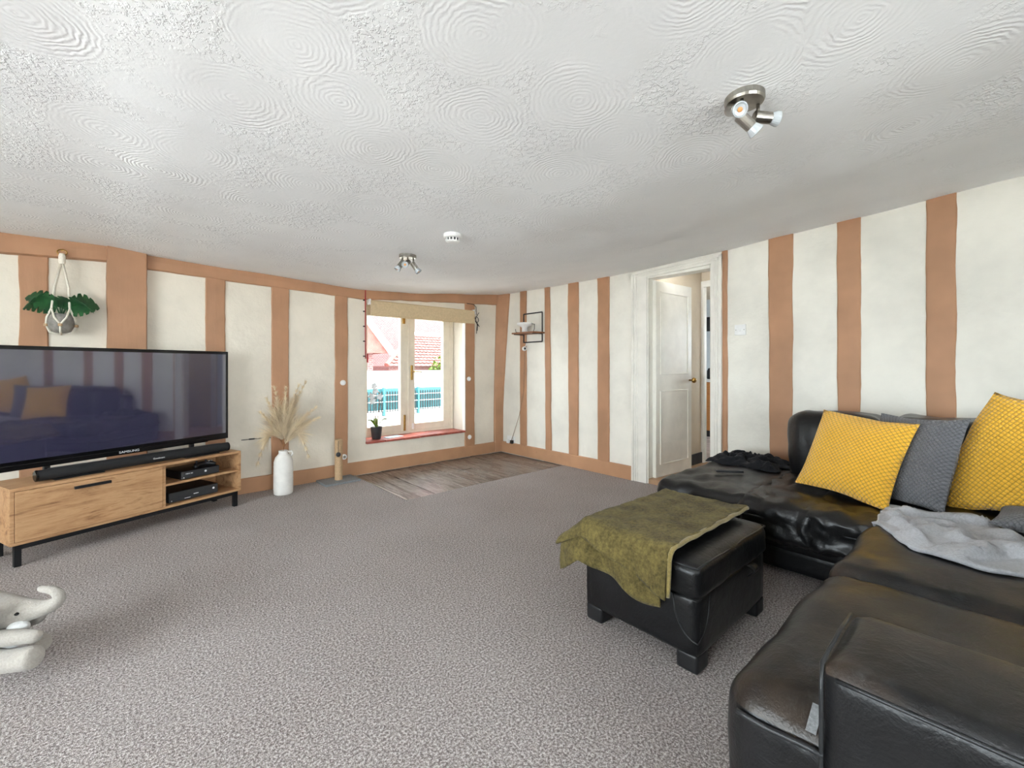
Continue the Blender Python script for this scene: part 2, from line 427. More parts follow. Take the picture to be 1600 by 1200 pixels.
# ------------------------------------------------------------------ ceiling and floor
b = MB(); b.grid(lambda u, v: ((XE - 0.1) + (0.06 - XE + 0.1) * u, (YB - 0.1) + (0.06 - YB + 0.1) * v,
     ceil_z((XE - 0.1) + (0.16 - XE) * u, (YB - 0.1) + (0.16 - YB) * v) + 0.008 * noise.noise(Vector((u * 9, v * 9, 0))) + crease((XE - 0.1) + (0.16 - XE) * u, (YB - 0.1) + (0.16 - YB) * v)), 180, 180)
cg = b.build('ceiling', 'ceiling', smooth=True); tag(cg, 'white swirled artex plaster ceiling, low and sagging', 'ceiling', kind='structure')
ms = cg.modifiers.new('solid', 'SOLIDIFY'); ms.thickness = 0.06; ms.offset = 1

floor = MB()
floor.box(XE, -2.03, YB, 0.0, -0.05, 0.0); floor.box(-2.03, 0.0, YB, -1.16, -0.05, 0.0)
fo = floor.build('floor', 'carpet'); tag(fo, 'speckled grey beige carpet over the room floor', 'floor', kind='structure')
xs = [-2.03, -1.88, -1.73, -1.56, -1.40, -1.22, -1.04, -0.88, -0.70, -0.52, -0.35, -0.17, 0.0]
for i in range(len(xs) - 1):
    cuts = [0.0, -1.16]
    if i > 2: cuts.insert(1, -0.25 - 0.7 * random.random())
    for a_, c_ in zip(cuts, cuts[1:]):
        dz = random.uniform(-0.003, 0.003)
        o = bx(xs[i] + 0.003, xs[i + 1] - 0.003, c_ + 0.003, a_ - 0.003, -0.04, -0.009 + dz).build('floorboard', 'board', fo, bevel=0.003)
bx(-2.03, 0, -1.16, 0.0, -0.05, -0.035).build('subfloor', 'black_paint', fo)
b = MB(); b.box(-2.042, -2.026, -1.17, -0.02, -0.01, 0.004)
b.build('carpet_edge_strip', 'nickel', fo, bevel=0.002)

# ------------------------------------------------------------------ walls
def wall_strips(axis, a0, a1, base, thick, holes, step=0.1, zbot=-0.06, top=None):
    """boxes side by side from a0 to a1 along an axis, following the ceiling; holes = (h0,h1,z0,z1)"""
    b = MB(); cuts = {a0, a1}
    t = a0
    while t < a1: cuts.add(round(t, 4)); t += step
    for h in holes: cuts.add(h[0]); cuts.add(h[1])
    cuts = sorted(cuts)
    for p, q in zip(cuts, cuts[1:]):
        if q - p < 1e-5: continue
        mid = (p + q) / 2
        zt = top if top else (ceil_z(mid, base) if axis == 'x' else ceil_z(base, mid)) + 0.05
        spans = [(zbot, zt)]
        for h in holes:
            if h[0] <= mid <= h[1]: spans = [(zbot, h[2]), (h[3], zt)]
        for z0, z1 in spans:
            if z1 - z0 < 1e-4: continue
            if axis == 'x': b.box(p, q, min(base, base + thick), max(base, base + thick), z0, z1)
            else: b.box(min(base, base + thick), max(base, base + thick), p, q, z0, z1)
    return b
wl = wall_strips('x', XE - 0.16, 0.12, 0.0, 0.34, [(-1.9, -0.61, 0.325, 1.86)]).build('wall_left', 'plaster_l')
tag(wl, 'cream plaster wall with exposed brown timbers around the french window', 'wall', kind='structure')
wr = wall_strips('y', YB - 0.16, 0.0, 0.0, 0.12, [(-2.87, -2.22, -0.06, 2.03)]).build('wall_right', 'plaster_r')
tag(wr, 'pale plaster wall with brown timber studs and the open doorway', 'wall', kind='structure')
wb = wall_strips('x', XE, 0.0, YB, -0.16, [(-4.8, -2.4, 0.65, 1.85)]).build('wall_back', 'plaster_r')
tag(wb, 'plaster wall behind the leather sofa with a wide window', 'wall', kind='structure')
we = wall_strips('y', YB, 0.0, XE, -0.16, [(-5.2, -1.8, 0.6, 1.9)]).build('wall_end', 'plaster_l')
tag(we, 'cream plaster end wall opposite the doorway', 'wall', kind='structure')

def stud(name, axis, u0, u1, z0, z1, parent, proud=0.014, wob=0.006, mat='timber', lean=(0, 0), seed=0, step=0.05):
    """timber with hand-cut wavy edges standing slightly proud of the plaster"""
    b = MB(); n = max(2, int((z1 - z0) / step)); vs = []
    for i in range(n + 1):
        t = i / n; z = z0 + (z1 - z0) * t
        e0 = wob * (noise.noise(Vector((seed, z * 3.1, 0))) + 0.5 * noise.noise(Vector((seed, z * 14, 3))))
        e1 = wob * (noise.noise(Vector((seed + 7, z * 3.1, 0))) + 0.5 * noise.noise(Vector((seed + 7, z * 14, 3))))
        a = u0 + e0 + lean[0] * t; c = u1 + e1 + lean[1] * t
        pr = proud + 0.004 * noise.noise(Vector((seed + 3, z * 2.5, 1)))
        for (u, p) in ((a, -0.03), (a, pr * 0.55), (a + 0.007, pr), ((a + c) / 2, pr + 0.002), (c - 0.007, pr), (c, pr * 0.55), (c, -0.03)):
            vs.append((u, -p, z) if axis == 'x' else (-p, u, z))
    fs = []
    for i in range(n):
        for k in range(6): fs.append((i * 7 + k, i * 7 + k + 1, (i + 1) * 7 + k + 1, (i + 1) * 7 + k))
    fs += [tuple(range(7)), tuple(range(n * 7, n * 7 + 7))]
    b.add(vs, fs); return b.build(name, mat, parent)
def hbeam(name, x0, x1, zb, zt, parent, proud, seed=0, step=0.05):
    """horizontal timber on the window wall; zb/zt are functions of x"""
    b = MB(); n = max(2, int((x1 - x0) / step)); vs = []
    for i in range(n + 1):
        x = x0 + (x1 - x0) * i / n
        e = 0.005 * noise.noise(Vector((seed, x * 9, 0)))
        lo, hi = zb(x) + e, zt(x) + 0.02
        for (p, z) in ((-0.03, lo), (proud * 0.6, lo), (proud, lo + 0.008), (proud + 0.003, (lo + hi) / 2), (proud, hi), (-0.03, hi)):
            vs.append((x, -p, z))
    fs = []
    for i in range(n):
        for k in range(5): fs.append((i * 6 + k, i * 6 + k + 1, (i + 1) * 6 + k + 1, (i + 1) * 6 + k))
    fs += [tuple(range(6)), tuple(range(n * 6, n * 6 + 6))]
    b.add(vs, fs); return b.build(name, 'timber', parent)
BB = [(-6, 1.915), (-4.5, 1.92), (-3.96, 1.945), (-3.706, 1.923), (-3.33, 1.91), (-3.05, 1.896), (-2.5, 1.882), (-1.98, 1.862), (-1.38, 1.9), (-0.66, 1.941), (0, 1.975)]
bz = lambda x: interp(BB, x)
cz = lambda x: ceil_z(x, 0)
hbeam('wall_plate_beam', -3.72, -0.05, bz, cz, wl, 0.022, 2)
hbeam('wall_plate_beam', XE, -3.95, bz, cz, wl, 0.05, 5)
for i, (a, c) in enumerate([(-5.2, -5.05), (-4.405, -4.262), (-3.327, -3.182), (-2.815, -2.666), (-2.23, -2.098)]):
    stud('timber_stud', 'x', a, c, 0.1, bz((a + c) / 2) + 0.01, wl, seed=i * 3.3 + 1)
stud('timber_stud', 'x', -0.604, -0.452, 0.1, bz(-0.5) + 0.01, wl, seed=31)
stud('timber_post', 'x', -3.955, -3.715, 0.0, cz(-3.83) + 0.02, wl, proud=0.075, seed=21)
b = MB(); b.tube([(x_, -0.001, 0.482 + 0.008 * noise.noise(Vector((x_ * 9, 0, 0)))) for x_ in [-3.06 + 0.02 * i for i in range(13)]], 0.0035, 5); b.build('plaster_crack', 'cable_black', wl)
bx(-3.0, -2.955, -0.012, 0.002, 0.478, 0.49).build('crack_clip', 'cable_black', wl)
# jowled corner post
b = MB(); vs = []; n = 22
for i in range(n + 1):
    z = 2.13 * i / n; k = max(0.0, (z - 0.55) / 1.55); k = k ** 1.2
    e = 0.004 * noise.noise(Vector((3, z * 5, 0)))
    yo = 0.045 + 0.14 * k + e; xl = 0.128 - 0.045 * k
    for (x, y) in ((-xl, 0.02), (-xl, -0.018), (-xl + 0.012, -0.03), (-0.02, -yo), (0.02, -yo - 0.005), (0.02, 0.02)):
        vs.append((x, y, z))
fs = []
for i in range(n):
    for k in range(6): fs.append((i * 6 + k, i * 6 + (k + 1) % 6, (i + 1) * 6 + (k + 1) % 6, (i + 1) * 6 + k))
b.add(vs, fs); b.build('corner_post', 'timber', wl)
# door wall studs
for i, (a, c, ln) in enumerate([(-0.515, -0.395, (0.006, 0)), (-0.95, -0.855, (0.03, 0.02)), (-1.365, -1.228, (0, 0.02)), (-1.785, -1.635, (0, 0)),
                                (-3.0, -2.955, (0, 0)), (-3.48, -3.33, (-0.01, 0.015)), (-3.905, -3.775, (0, 0.01)), (-4.375, -4.238, (0, 0)), (-4.98, -4.84, (0, 0))]):
    stud('timber_stud', 'y', a, c, 0.02 if i < 4 else 0.1, ceil_z(0, (a + c) / 2) + 0.01, wr, seed=50 + i * 2.7, lean=ln, proud=0.018 if i < 4 else 0.01)
# skirting
def base_run(name, axis, u0, u1, h, label):
    b = MB(); n = max(2, int(abs(u1 - u0) / 0.12)); vs = []
    for i in range(n + 1):
        u = u0 + (u1 - u0) * i / n; hh = h + 0.006 * noise.noise(Vector((u * 3, 4, 0)))
        for (p, z) in ((-0.03, 0), (0.026, 0), (0.026, hh - 0.006), (0.02, hh), (-0.03, hh)):
            vs.append((u, -p, z) if axis == 'x' else (-p, u, z))
    fs = [(i * 5 + k, i * 5 + k + 1, (i + 1) * 5 + k + 1, (i + 1) * 5 + k) for i in range(n) for k in range(4)]
    fs += [tuple(range(5)), tuple(range(n * 5, n * 5 + 5))]
    b.add(vs, fs); return tag(b.build(name, 'plinth'), label, 'skirting', kind='structure')
base_run('baseboard_left', 'x', XE, -0.1, 0.135, 'brown painted timber sill beam along the window wall')
base_run('baseboard_right', 'y', -2.07, -0.04, 0.138, 'brown painted skirting between studs left of the doorway')
base_run('baseboard_sofa', 'y', YB, -2.96, 0.138, 'brown painted skirting behind the sofa')

# ------------------------------------------------------------------ french window
win = thing('window_1', 'cream framed double casement french window with beige reveal', 'window', (-1.255, 0.26, 0.33), 0, kind='structure')
def wpart(name, x0, x1, y0, y1, z0, z1, mat='upvc', parent=win, bevel=0.004):
    o = MB(); off = (-1.255, 0.26, 0.33) if parent is win else (0, 0, 0)
    o.box(x0 - off[0], x1 - off[0], y0 - off[1], y1 - off[1], z0 - off[2], z1 - off[2])
    return o.build(name, mat, parent, bevel=bevel)
Y0, Y1 = 0.262, 0.325
wpart('frame_jamb', -1.9, -1.845, Y0 - .01, 0.335, 0.33, 1.86); wpart('frame_jamb', -0.655, -0.61, Y0 - .01, 0.335, 0.33, 1.86)
wpart('frame_head', -1.845, -0.655, Y0 - .01, 0.335, 1.80, 1.86); wpart('frame_cill', -1.845, -0.655, Y0 - .01, 0.335, 0.325, 0.365)
for (x0, x1) in ((-1.845, -1.243), (-1.24, -0.655)):
    st = 0.098
    ls, rs = (0.075, 0.112) if x0 < -1.5 else (0.075, 0.095)
    wpart('leaf_stile', x0, x0 + ls, Y0, Y1, 0.365, 1.80); wpart('leaf_stile', x1 - rs, x1, Y0, Y1, 0.365, 1.80)
    wpart('leaf_rail', x0 + ls, x1 - rs, Y0, Y1, 0.365, 0.445); wpart('leaf_rail', x0 + ls, x1 - rs, Y0, Y1, 1.73, 1.80)
    wpart('pane', x0 + ls - .004, x1 - rs + .004, 0.29, 0.296, 0.44, 1.735, 'glass_dimmed', bevel=0)
wpart('meeting_bead', -1.262, -1.236, Y0 - .012, Y0 + .002, 0.365, 1.80)
h = wpart('handle_plate', -1.222, -1.196, Y0 - 0.012, Y0 + .002, 0.98, 1.16, 'brass')
b = MB(); b.tube([(0.045, -0.012, 0.75), (0.047, -0.045, 0.752), (0.07, -0.05, 0.752), (0.165, -0.048, 0.748)], 0.008, 8)
b.build('handle_lever', 'brass', win, smooth=True)
wpart('bolt', -1.318, -1.296, Y0 - 0.016, Y0 + .002, 0.37, 0.56, 'brass'); wpart('bolt', -1.335, -1.30, Y0 - 0.016, Y0 + .002, 1.66, 1.73, 'brass')
wpart('hook_catch', -1.205, -1.185, Y0 - 0.02, Y0 + .002, 0.38, 0.45, 'white_plastic')
# reveal lining (painted) and right-hand bead
wpart('reveal_bead', -0.64, -0.618, 0.235, 0.265, 0.335, 1.85, 'upvc'); wpart('reveal_edge_bead', -0.618, -0.603, -0.022, 0.03, 0.33, 1.85, 'gloss_white')
# sill of red tiles
x = -1.905
while x < -0.62:
    x2 = min(x + 0.216, -0.608)
    wpart('sill_tile', x + 0.002, x2 - 0.002, -0.03, 0.262, 0.312 + random.uniform(-.002, .002), 0.337 + random.uniform(-.002, .002), 'tile_red', bevel=0.004); x = x2
# windows behind the camera
def plain_window(name, label, axis, u0, u1, z0, z1, pos, parts=3):
    t = thing(name, label, 'window', (0, 0, 0), kind='structure')
    def p(nm, a, c, d0, d1, z_0, z_1, mat):
        b = MB()
        if axis == 'x': b.box(a, c, pos + d0, pos + d1, z_0, z_1)
        else: b.box(pos + d0, pos + d1, a, c, z_0, z_1)
        return b.build(nm, mat, t)
    p('frame_rail', u0, u1, -.03, .03, z0, z0 + .05, 'gloss_white'); p('frame_rail', u0, u1, -.03, .03, z1 - .05, z1, 'gloss_white')
    for k in range(parts + 1):
        c = u0 + .025 + (u1 - u0 - .05) * k / parts; p('frame_stile', c - .025, c + .025, -.03, .03, z0 + .05, z1 - .05, 'gloss_white')
    for k in range(parts):
        a = u0 + .025 + (u1 - u0 - .05) * k / parts + .025; c = u0 + .025 + (u1 - u0 - .05) * (k + 1) / parts - .025
        p('pane', a - .004, c + .004, -.003, .003, z0 + .046, z1 - .046, 'glass')
plain_window('window_2', 'white framed wide window in the wall behind the sofa', 'x', -4.8, -2.4, 0.65, 1.85, YB - 0.1, 3)
plain_window('fill_window', 'unseen white framed window added in the end wall for fill light', 'y', -5.2, -1.8, 0.6, 1.9, XE - 0.1, 3)  # unseen end wall window, added to even out the daylight

# ------------------------------------------------------------------ doorway
tr = MB()
def casing_run(b, y0, y1, z0, z1, horizontal=False):
    pass
t1 = thing('trim_1', 'white gloss moulded door casing around the open doorway', 'door casing', (0, 0, 0), kind='structure')
for (a, c) in ((-2.235, -2.07), (-2.958, -2.862)):
    b = MB(); w_ = c - a
    zt_ = 2.078 if c > -2.2 else 2.112; b.box(-0.022, 0.005, a, c, 0, zt_); b.build('casing_board', 'gloss_white', t1, bevel=0.004)
    outer = c if c > -2.2 else a; sgn = -1 if c > -2.2 else 1
    for k, (off, d, ww) in enumerate([(0.0, 0.036, 0.022), (0.035, 0.03, 0.012), (0.058, 0.028, 0.012)]):
        u = outer + sgn * off
        bx(-d, -0.02, min(u, u + sgn * ww), max(u, u + sgn * ww), 0, zt_).build('casing_bead', 'gloss_white', t1, bevel=0.004)
for k, (z0, z1, d) in enumerate([(2.015, 2.078, 0.0225), (2.060, 2.080, 0.036), (2.036, 2.046, 0.03)]):
    b = MB(); b.add([(x_, y_, z_ + (0.03 if y_ < -2.5 else 0)) for z_ in (z0, z1) for y_ in (-2.958, -2.07) for x_ in (-d, 0.005)],
        [(0, 2, 3, 1), (4, 5, 7, 6), (0, 1, 5, 4), (2, 6, 7, 3), (0, 4, 6, 2), (1, 3, 7, 5)])
    b.build('casing_head', 'gloss_white', t1, bevel=0.004)
for (a, c) in ((-2.245, -2.22), (-2.872, -2.85)):
    bx(-0.004, 0.125, a, c, 0.0, 2.03).build('jamb_lining', 'gloss_white', t1, bevel=0.003)
bx(-0.004, 0.125, -2.85, -2.245, 2.008, 2.032).build('jamb_lining', 'gloss_white', t1, bevel=0.003)
# door leaf, hinged at the far jamb, opened into the hall
dr = thing('door_1', 'white panelled door standing open into the hall', 'door', (0.075, -2.262, 0.045), R(-4), kind='structure')
bx(0, 0.645, -0.02, 0.02, 0, 1.95).build('leaf', 'gloss_white', dr, bevel=0.004)
def panel(z0, z1):
    b = MB(); x0, x1 = 0.07, 0.575
    for (p, q, r_, s_) in ((x0, x1, z0, z0 + .012), (x0, x1, z1 - .012, z1), (x0, x0 + .012, z0, z1), (x1 - .012, x1, z0, z1)):
        b.box(p, q, -0.027, -0.018, r_, s_)
    b.build('panel_moulding', 'gloss_white', dr, bevel=0.002)
panel(0.12, 0.86); panel(1.02, 1.85)
bx(0.075, 0.57, -0.0215, -0.018, 0.30, 0.34).build('panel_batten', 'gloss_white', dr)
b = MB(); b.lathe([(0.010, 0), (0.010, 0.03), (0.026, 0.04), (0.030, 0.055), (0.024, 0.07), (0.008, 0.076)], 16, Matrix.Translation((0.60, -0.02, 0.955)) @ Matrix.Rotation(R(90), 4, 'X'))
b.build('knob', 'brass', dr, smooth=True)
for z in (0.25, 1.7): bx(-0.012, 0.004, -0.028, -0.012, z, z + 0.09).build('hinge', 'gloss_white', dr)
# hall beyond
hf = bx(0.0, 1.18, -4.0, -2.24, -0.05, 0.045).build('floor_hall', 'hall_floor'); tag(hf, 'brown hall floor beyond the open door', 'floor', kind='structure')
hw = MB(); hw.box(0.12, 1.13, -2.24, -2.10, 0, 2.3); hw = hw.build('wall_hall', 'hall'); tag(hw, 'beige hall wall behind the open door', 'wall', kind='structure')
bx(0.125, 1.128, -2.256, -2.238, 0.045, 0.165).build('skirting', 'black_paint', hw, bevel=0.003)
hw2 = wall_strips('y', -4.0, -2.10, 1.13, 0.05, [(-3.08, -2.272, -0.06, 2.06)], top=2.3).build('wall_hall_end', 'hall'); tag(hw2, 'beige hall wall with the kitchen doorway', 'wall', kind='structure')
hc = bx(0.12, 3.7, -4.1, -0.5, 2.28, 2.34).build('ceiling_hall', 'hall'); tag(hc, 'hall and kitchen ceiling', 'ceiling', kind='structure')
hw3 = bx(0.12, 1.13, -4.1, -4.0, 0, 2.3).build('wall_hall_near', 'hall'); tag(hw3, 'beige hall wall at the near end of the hall', 'wall', kind='structure')
t2 = thing('trim_2', 'white casing around the kitchen doorway', 'door casing', (0, 0, 0), kind='structure')
bx(1.112, 1.13, -2.268, -2.24, 0.04, 2.12).build('casing_board', 'gloss_white', t2, bevel=0.004); bx(1.105, 1.13, -3.15, -3.075, 0.04, 2.12).build('casing_board', 'gloss_white', t2, bevel=0.004)
bx(1.105, 1.13, -3.075, -2.268, 2.05, 2.12).build('casing_head', 'gloss_white', t2, bevel=0.004)
bx(1.125, 1.182, -2.274, -2.266, 0.04, 2.06).build('jamb_lining', 'gloss_white', t2)
# kitchen
kf = bx(1.18, 3.7, -3.3, -0.5, -0.05, 0.04).build('floor_kitchen', 'k_floor'); tag(kf, 'pale kitchen floor seen through two doorways', 'floor', kind='structure')
kb = bx(3.6, 3.7, -3.3, -0.5, 0, 2.3).build('wall_kitchen', 'kitchen'); tag(kb, 'pale blue kitchen wall', 'wall', kind='structure')
kw = wall_strips('x', 1.18, 3.7, -3.3, -0.1, [(2.1, 2.9, 1.1, 1.9)], top=2.3).build('wall_kitchen_opening', 'kitchen'); tag(kw, 'kitchen wall with an unseen opening added for sky light', 'wall', kind='structure')  # unseen hole added so sky light reaches the kitchen
kl = bx(1.13, 3.7, -0.5, -0.4, 0, 2.3).build('wall_kitchen_side', 'kitchen'); tag(kl, 'pale kitchen side wall', 'wall', kind='structure')
kl2 = bx(1.13, 1.25, -2.11, -0.5, 0, 2.3).build('wall_kitchen_hall', 'kitchen'); tag(kl2, 'kitchen wall backing on to the hall', 'wall', kind='structure')
kc = thing('kitchen_cabinet', 'pine kitchen base cabinet seen through the kitchen doorway', 'cabinet', (3.3, -1.3, 0.04))
bx(-0.28, 0.29, -0.5, 0.5, 0.1, 0.86).build('body', 'pine', kc); bx(-0.25, 0.29, -0.5, 0.5, 0, 0.1).build('plinth', 'black_paint', kc)
for k in range(2):
    d = bx(-0.30, -0.28, -0.49 + k * .5, -0.01 + k * .5, 0.12, 0.66).build('cabinet_door', 'pine', kc, bevel=0.004)
    q = bx(-0.30, -0.28, -0.49 + k * .5, -0.01 + k * .5, 0.68, 0.85).build('drawer', 'pine', kc, bevel=0.004)
    for par, z in ((d, 0.56), (q, 0.765)):
        b = MB(); b.lathe([(0.008, 0), (0.008, 0.015), (0.016, 0.022), (0.012, 0.034)], 10, Matrix.Translation((-0.30, -0.25 + k * .5, z)) @ Matrix.Rotation(R(-90), 4, 'Y')); b.build('knob', 'black_metal', par)
kt = bx(2.98, 3.6, -1.82, -0.78, 0.90, 0.94).build('worktop', 'render_white'); tag(kt, 'white worktop on the pine kitchen cabinet', 'worktop')
pk = thing('wall_picture', 'small black framed picture on the kitchen wall', 'picture', (3.598, -1.3, 1.86))
bx(-0.02, 0.002, -0.13, 0.13, -0.12, 0.12).build('frame', 'black_paint', pk, bevel=0.003); bx(-0.022, -0.018, -0.10, 0.10, -0.09, 0.09).build('print', 'charcoal', pk)
for k, (y_, hh, rr, mt, lb) in enumerate([(-1.26, 0.26, 0.045, 'ceramic', 'tall white jar on the kitchen worktop'), (-1.38, 0.17, 0.05, 'black_plastic', 'short black canister on the kitchen worktop')]):
    b = MB(); b.lathe([(rr * .9, 0), (rr, 0.02), (rr, hh * .8), (rr * .7, hh * .9), (rr * .75, hh), (0.005, hh + 0.01)], 16)
    o = b.build('kitchen_jar', mt, smooth=True); o.location = (3.25, y_, 0.94); tag(o, lb, 'jar')

# ------------------------------------------------------------------ TV stand, TV, soundbar, consoles
AN = R(21.2)
SP = (-3.13, -0.385)                  # front right corner on the floor
st_ = thing('tv_stand', 'long oak effect tv stand with drop door, open shelves and black metal legs', 'tv stand', (SP[0], SP[1], 0), AN)
# local: x runs left (negative) along the front, y back
L_, D_ = 1.30, 0.34
Z0, Z1 = 0.125, 0.452
bx(-L_, 0, 0, D_, Z1 - 0.018, Z1).build('top', 'oak', st_, bevel=0.002)
bx(-L_, 0, 0, D_, Z0, Z0 + 0.018).build('bottom', 'oak', st_, bevel=0.002)
bx(-L_, -L_ + 0.018, 0, D_, Z0 + 0.018, Z1 - 0.018).build('side_panel', 'oak', st_, bevel=0.001)
bx(-0.018, 0, 0, D_, Z0 + 0.018, Z1 - 0.018).build('side_panel', 'oak', st_, bevel=0.001)
bx(-0.555, -0.537, 0.0, D_ - .01, Z0 + 0.018, Z1 - 0.018).build('divider', 'oak', st_, bevel=0.001)
bx(-0.537, -0.018, 0.012, D_ - .01, 0.283, 0.299).build('shelf', 'oak', st_, bevel=0.001)
bx(-L_ + 0.01, -0.01, D_ - 0.012, D_ - .004, Z0 + 0.018, Z1 - 0.018).build('back_panel', 'oak', st_)
fd = bx(-L_ + 0.02, -0.558, -0.004, 0.014, Z0 + 0.02, Z1 - 0.02).build('drop_door', 'oak', st_, bevel=0.0015)
bx(-1.03, -0.85, -0.018, -0.002, 0.388, 0.405).build('handle', 'black_metal', fd, bevel=0.002)
fr = MB(); fr.box(-L_ + .02, -0.02, 0.01, 0.035, Z0 - 0.028, Z0); fr.box(-L_ + .02, -0.02, D_ - .035, D_ - .01, Z0 - 0.028, Z0)
fr.build('leg_frame', 'black_metal', st_)
for x_ in (-L_ + 0.02, -0.05):
    for y_ in (0.01, D_ - 0.04): bx(x_, x_ + 0.03, y_, y_ + 0.03, 0, Z0 - 0.002).build('leg', 'black_metal', st_, bevel=0.002)
def onstand(name, label, cat, x, y, z, rz=0): 
    ca, sa = math.cos(AN), math.sin(AN)
    return thing(name, label, cat, (SP[0] + x * ca - y * sa, SP[1] + x * sa + y * ca, z), AN + rz)
tv = onstand('television', 'large black flat screen television on the oak stand', 'television', -0.690, 0.1635, Z1, R(3.6))
TW, TB, TT = 0.707, 0.086, 0.82
bx(-TW, TW, -0.006, 0.028, TB, TT).build('bezel', 'gloss_black', tv, bevel=0.006)
bx(-TW + .024, TW - .024, -0.0085, -0.005, TB + .05, TT - .024).build('screen', 'screen', tv)
bx(-0.45, 0.45, 0.026, 0.07, TB + .05, TB + .5).build('back_housing', 'black_plastic', tv, bevel=0.015)
lip = bx(-TW + .03, TW - 0.17, -0.012, -0.004, TB - 0.004, TB + .03).build('bottom_lip', 'gloss_black', tv, bevel=0.004)
for x_ in (-0.42, 0.42):
    b = MB(); b.box(x_ - .015, x_ + .015, -0.005, 0.02, 0.004, TB + .06); b.box(x_ - .02, x_ + .02, -0.012, 0.13, 0.0, 0.012); b.build('stand_foot', 'black_plastic', tv, bevel=0.003)
def text(name, s, size, mat, parent, loc, rot, ext=0.0006, align='CENTER', sx=1):
    cu = bpy.data.curves.new(name, 'FONT'); cu.body = s; cu.size = size; cu.extrude = ext; cu.align_x = align
    cu.materials.append(MT[mat]); tmp = bpy.data.objects.new(name, cu); col.objects.link(tmp)
    dg = bpy.context.evaluated_depsgraph_get(); me = bpy.data.meshes.new_from_object(tmp.evaluated_get(dg))
    bpy.data.objects.remove(tmp)
    o = bpy.data.objects.new(name, me); col.objects.link(o); o.parent = parent; o.location = loc; o.rotation_euler = rot; o.scale = (sx, 1, 1)
    return o
text('brand_lettering', 'SAMSUNG', 0.021, 'print', tv, (0.0, -0.0128, TB + 0.007), (R(90), 0, 0), sx=1.25)
sb = onstand('soundbar', 'slim black soundbar in front of the television', 'soundbar', -0.62, 0.075, Z1)
b = MB(); b.lathe([(0.030, -0.555), (0.033, -0.55), (0.033, 0.55), (0.030, 0.555)], 24, Matrix.Translation((0, 0, 0.04)) @ Matrix.Rotation(R(90), 4, 'Y'))
b.build('body', 'grille', sb, smooth=False)
for s in (-1, 1):
    b = MB(); b.lathe([(0.034, 0), (0.034, 0.008), (0.028, 0.011)], 24, Matrix.Translation((s * 0.55, 0, 0.04)) @ Matrix.Rotation(R(90 * s), 4, 'Y')); b.build('end_cap', 'gloss_black', sb)
    bx(s * 0.36 - 0.12, s * 0.36 + 0.12, -0.028, 0.028, 0.0, 0.010).build('foot', 'black_plastic', sb, bevel=0.003)
text('brand_lettering', 'Goodmans', 0.016, 'print', sb, (0.06, -0.0345, 0.034), (R(90), 0, 0))
bx(-0.5, 0.5, -0.002, 0.022, 0.068, 0.0745).build('top_strip', 'charcoal', sb, bevel=0.002)
# consoles
def console(x, z, wd, hh, dp, label, kind):
    c = onstand('game_console', label, 'games console', x, 0.03, z)
    bx(-wd / 2, wd / 2, 0.0, dp, 0.006, hh).build('body', 'black_plastic', c, bevel=0.003)
    bx(-wd / 2 + .002, wd / 2 - .002, -0.003, 0.002, 0.008, hh - .002).build('front_panel', 'charcoal', c, bevel=0.0015)
    for s in (-1, 1): bx(s * wd * .4 - .02, s * wd * .4 + .02, 0.03, dp - .03, 0, 0.007).build('foot', 'black_plastic', c)
    b = MB(); b.lathe([(0.008, 0), (0.008, 0.002)], 14, Matrix.Translation((wd / 2 - 0.035 if kind else wd * .12, -0.003, hh * .62)) @ Matrix.Rotation(R(90), 4, 'X')); b.build('power_logo', 'print', c)
    if kind:
        bx(-wd / 2 + .004, wd * .06, -0.0036, -0.002, hh * .46, hh * .49).build('disc_slot', 'black_plastic', c)
        bx(-wd * .02, wd * .08, -0.004, -0.002, hh * .46, hh * .52).build('slot_glint', 'print', c)
        bx(-wd * .2, -wd * .08, -0.004, -0.002, hh * .22, hh * .27).build('badge', 'print', c)
    else:
        text('model_lettering', 'XBOX 360', 0.011, 'print', c, (-wd / 2 + .028, -0.0036, hh * .62), (R(90), 0, 0), align='LEFT')
    b = MB(); b.prism([(-wd / 2 + .012, 0), (-wd / 2 + .022, 0), (-wd / 2 + .017, 0.008)], 0.0, 0.0015, Matrix.Translation((0, -0.003, hh * .2)) @ Matrix.Rotation(R(90), 4, 'X')); b.build('eject_mark', 'print', c)
    return c
console(-0.29, 0.299, 0.27, 0.062, 0.25, 'narrow black games console on the upper shelf of the tv stand', 0)
console(-0.335, Z0 + 0.018, 0.34, 0.078, 0.26, 'wide black games console on the lower shelf of the tv stand', 1)
gp = onstand('game_controller', 'black game controller lying on the upper games console', 'controller', -0.24, 0.10, 0.361)
b = MB(); b.tube([(-0.07, -0.045, 0.012), (-0.055, -0.01, 0.018), (-0.02, 0.005, 0.02), (0.02, 0.005, 0.02), (0.055, -0.01, 0.018), (0.07, -0.045, 0.012)], [0.012, 0.019, 0.018, 0.018, 0.019, 0.012], 10); b.build('body', 'black_plastic', gp, smooth=True)
for x_, y_ in ((-0.045, 0.0), (0.02, -0.008)):
    b = MB(); b.lathe([(0.006, 0), (0.006, 0.008), (0.009, 0.012), (0.008, 0.015)], 10, Matrix.Translation((x_, y_, 0.034))); b.build('thumbstick', 'charcoal', gp)
for x_, y_ in ((0.05, 0.0), (0.06, -0.012), (0.04, -0.012)):
    b = MB(); b.lathe([(0.004, 0), (0.004, 0.004)], 8, Matrix.Translation((x_, y_, 0.034))); b.build('button', 'print', gp)

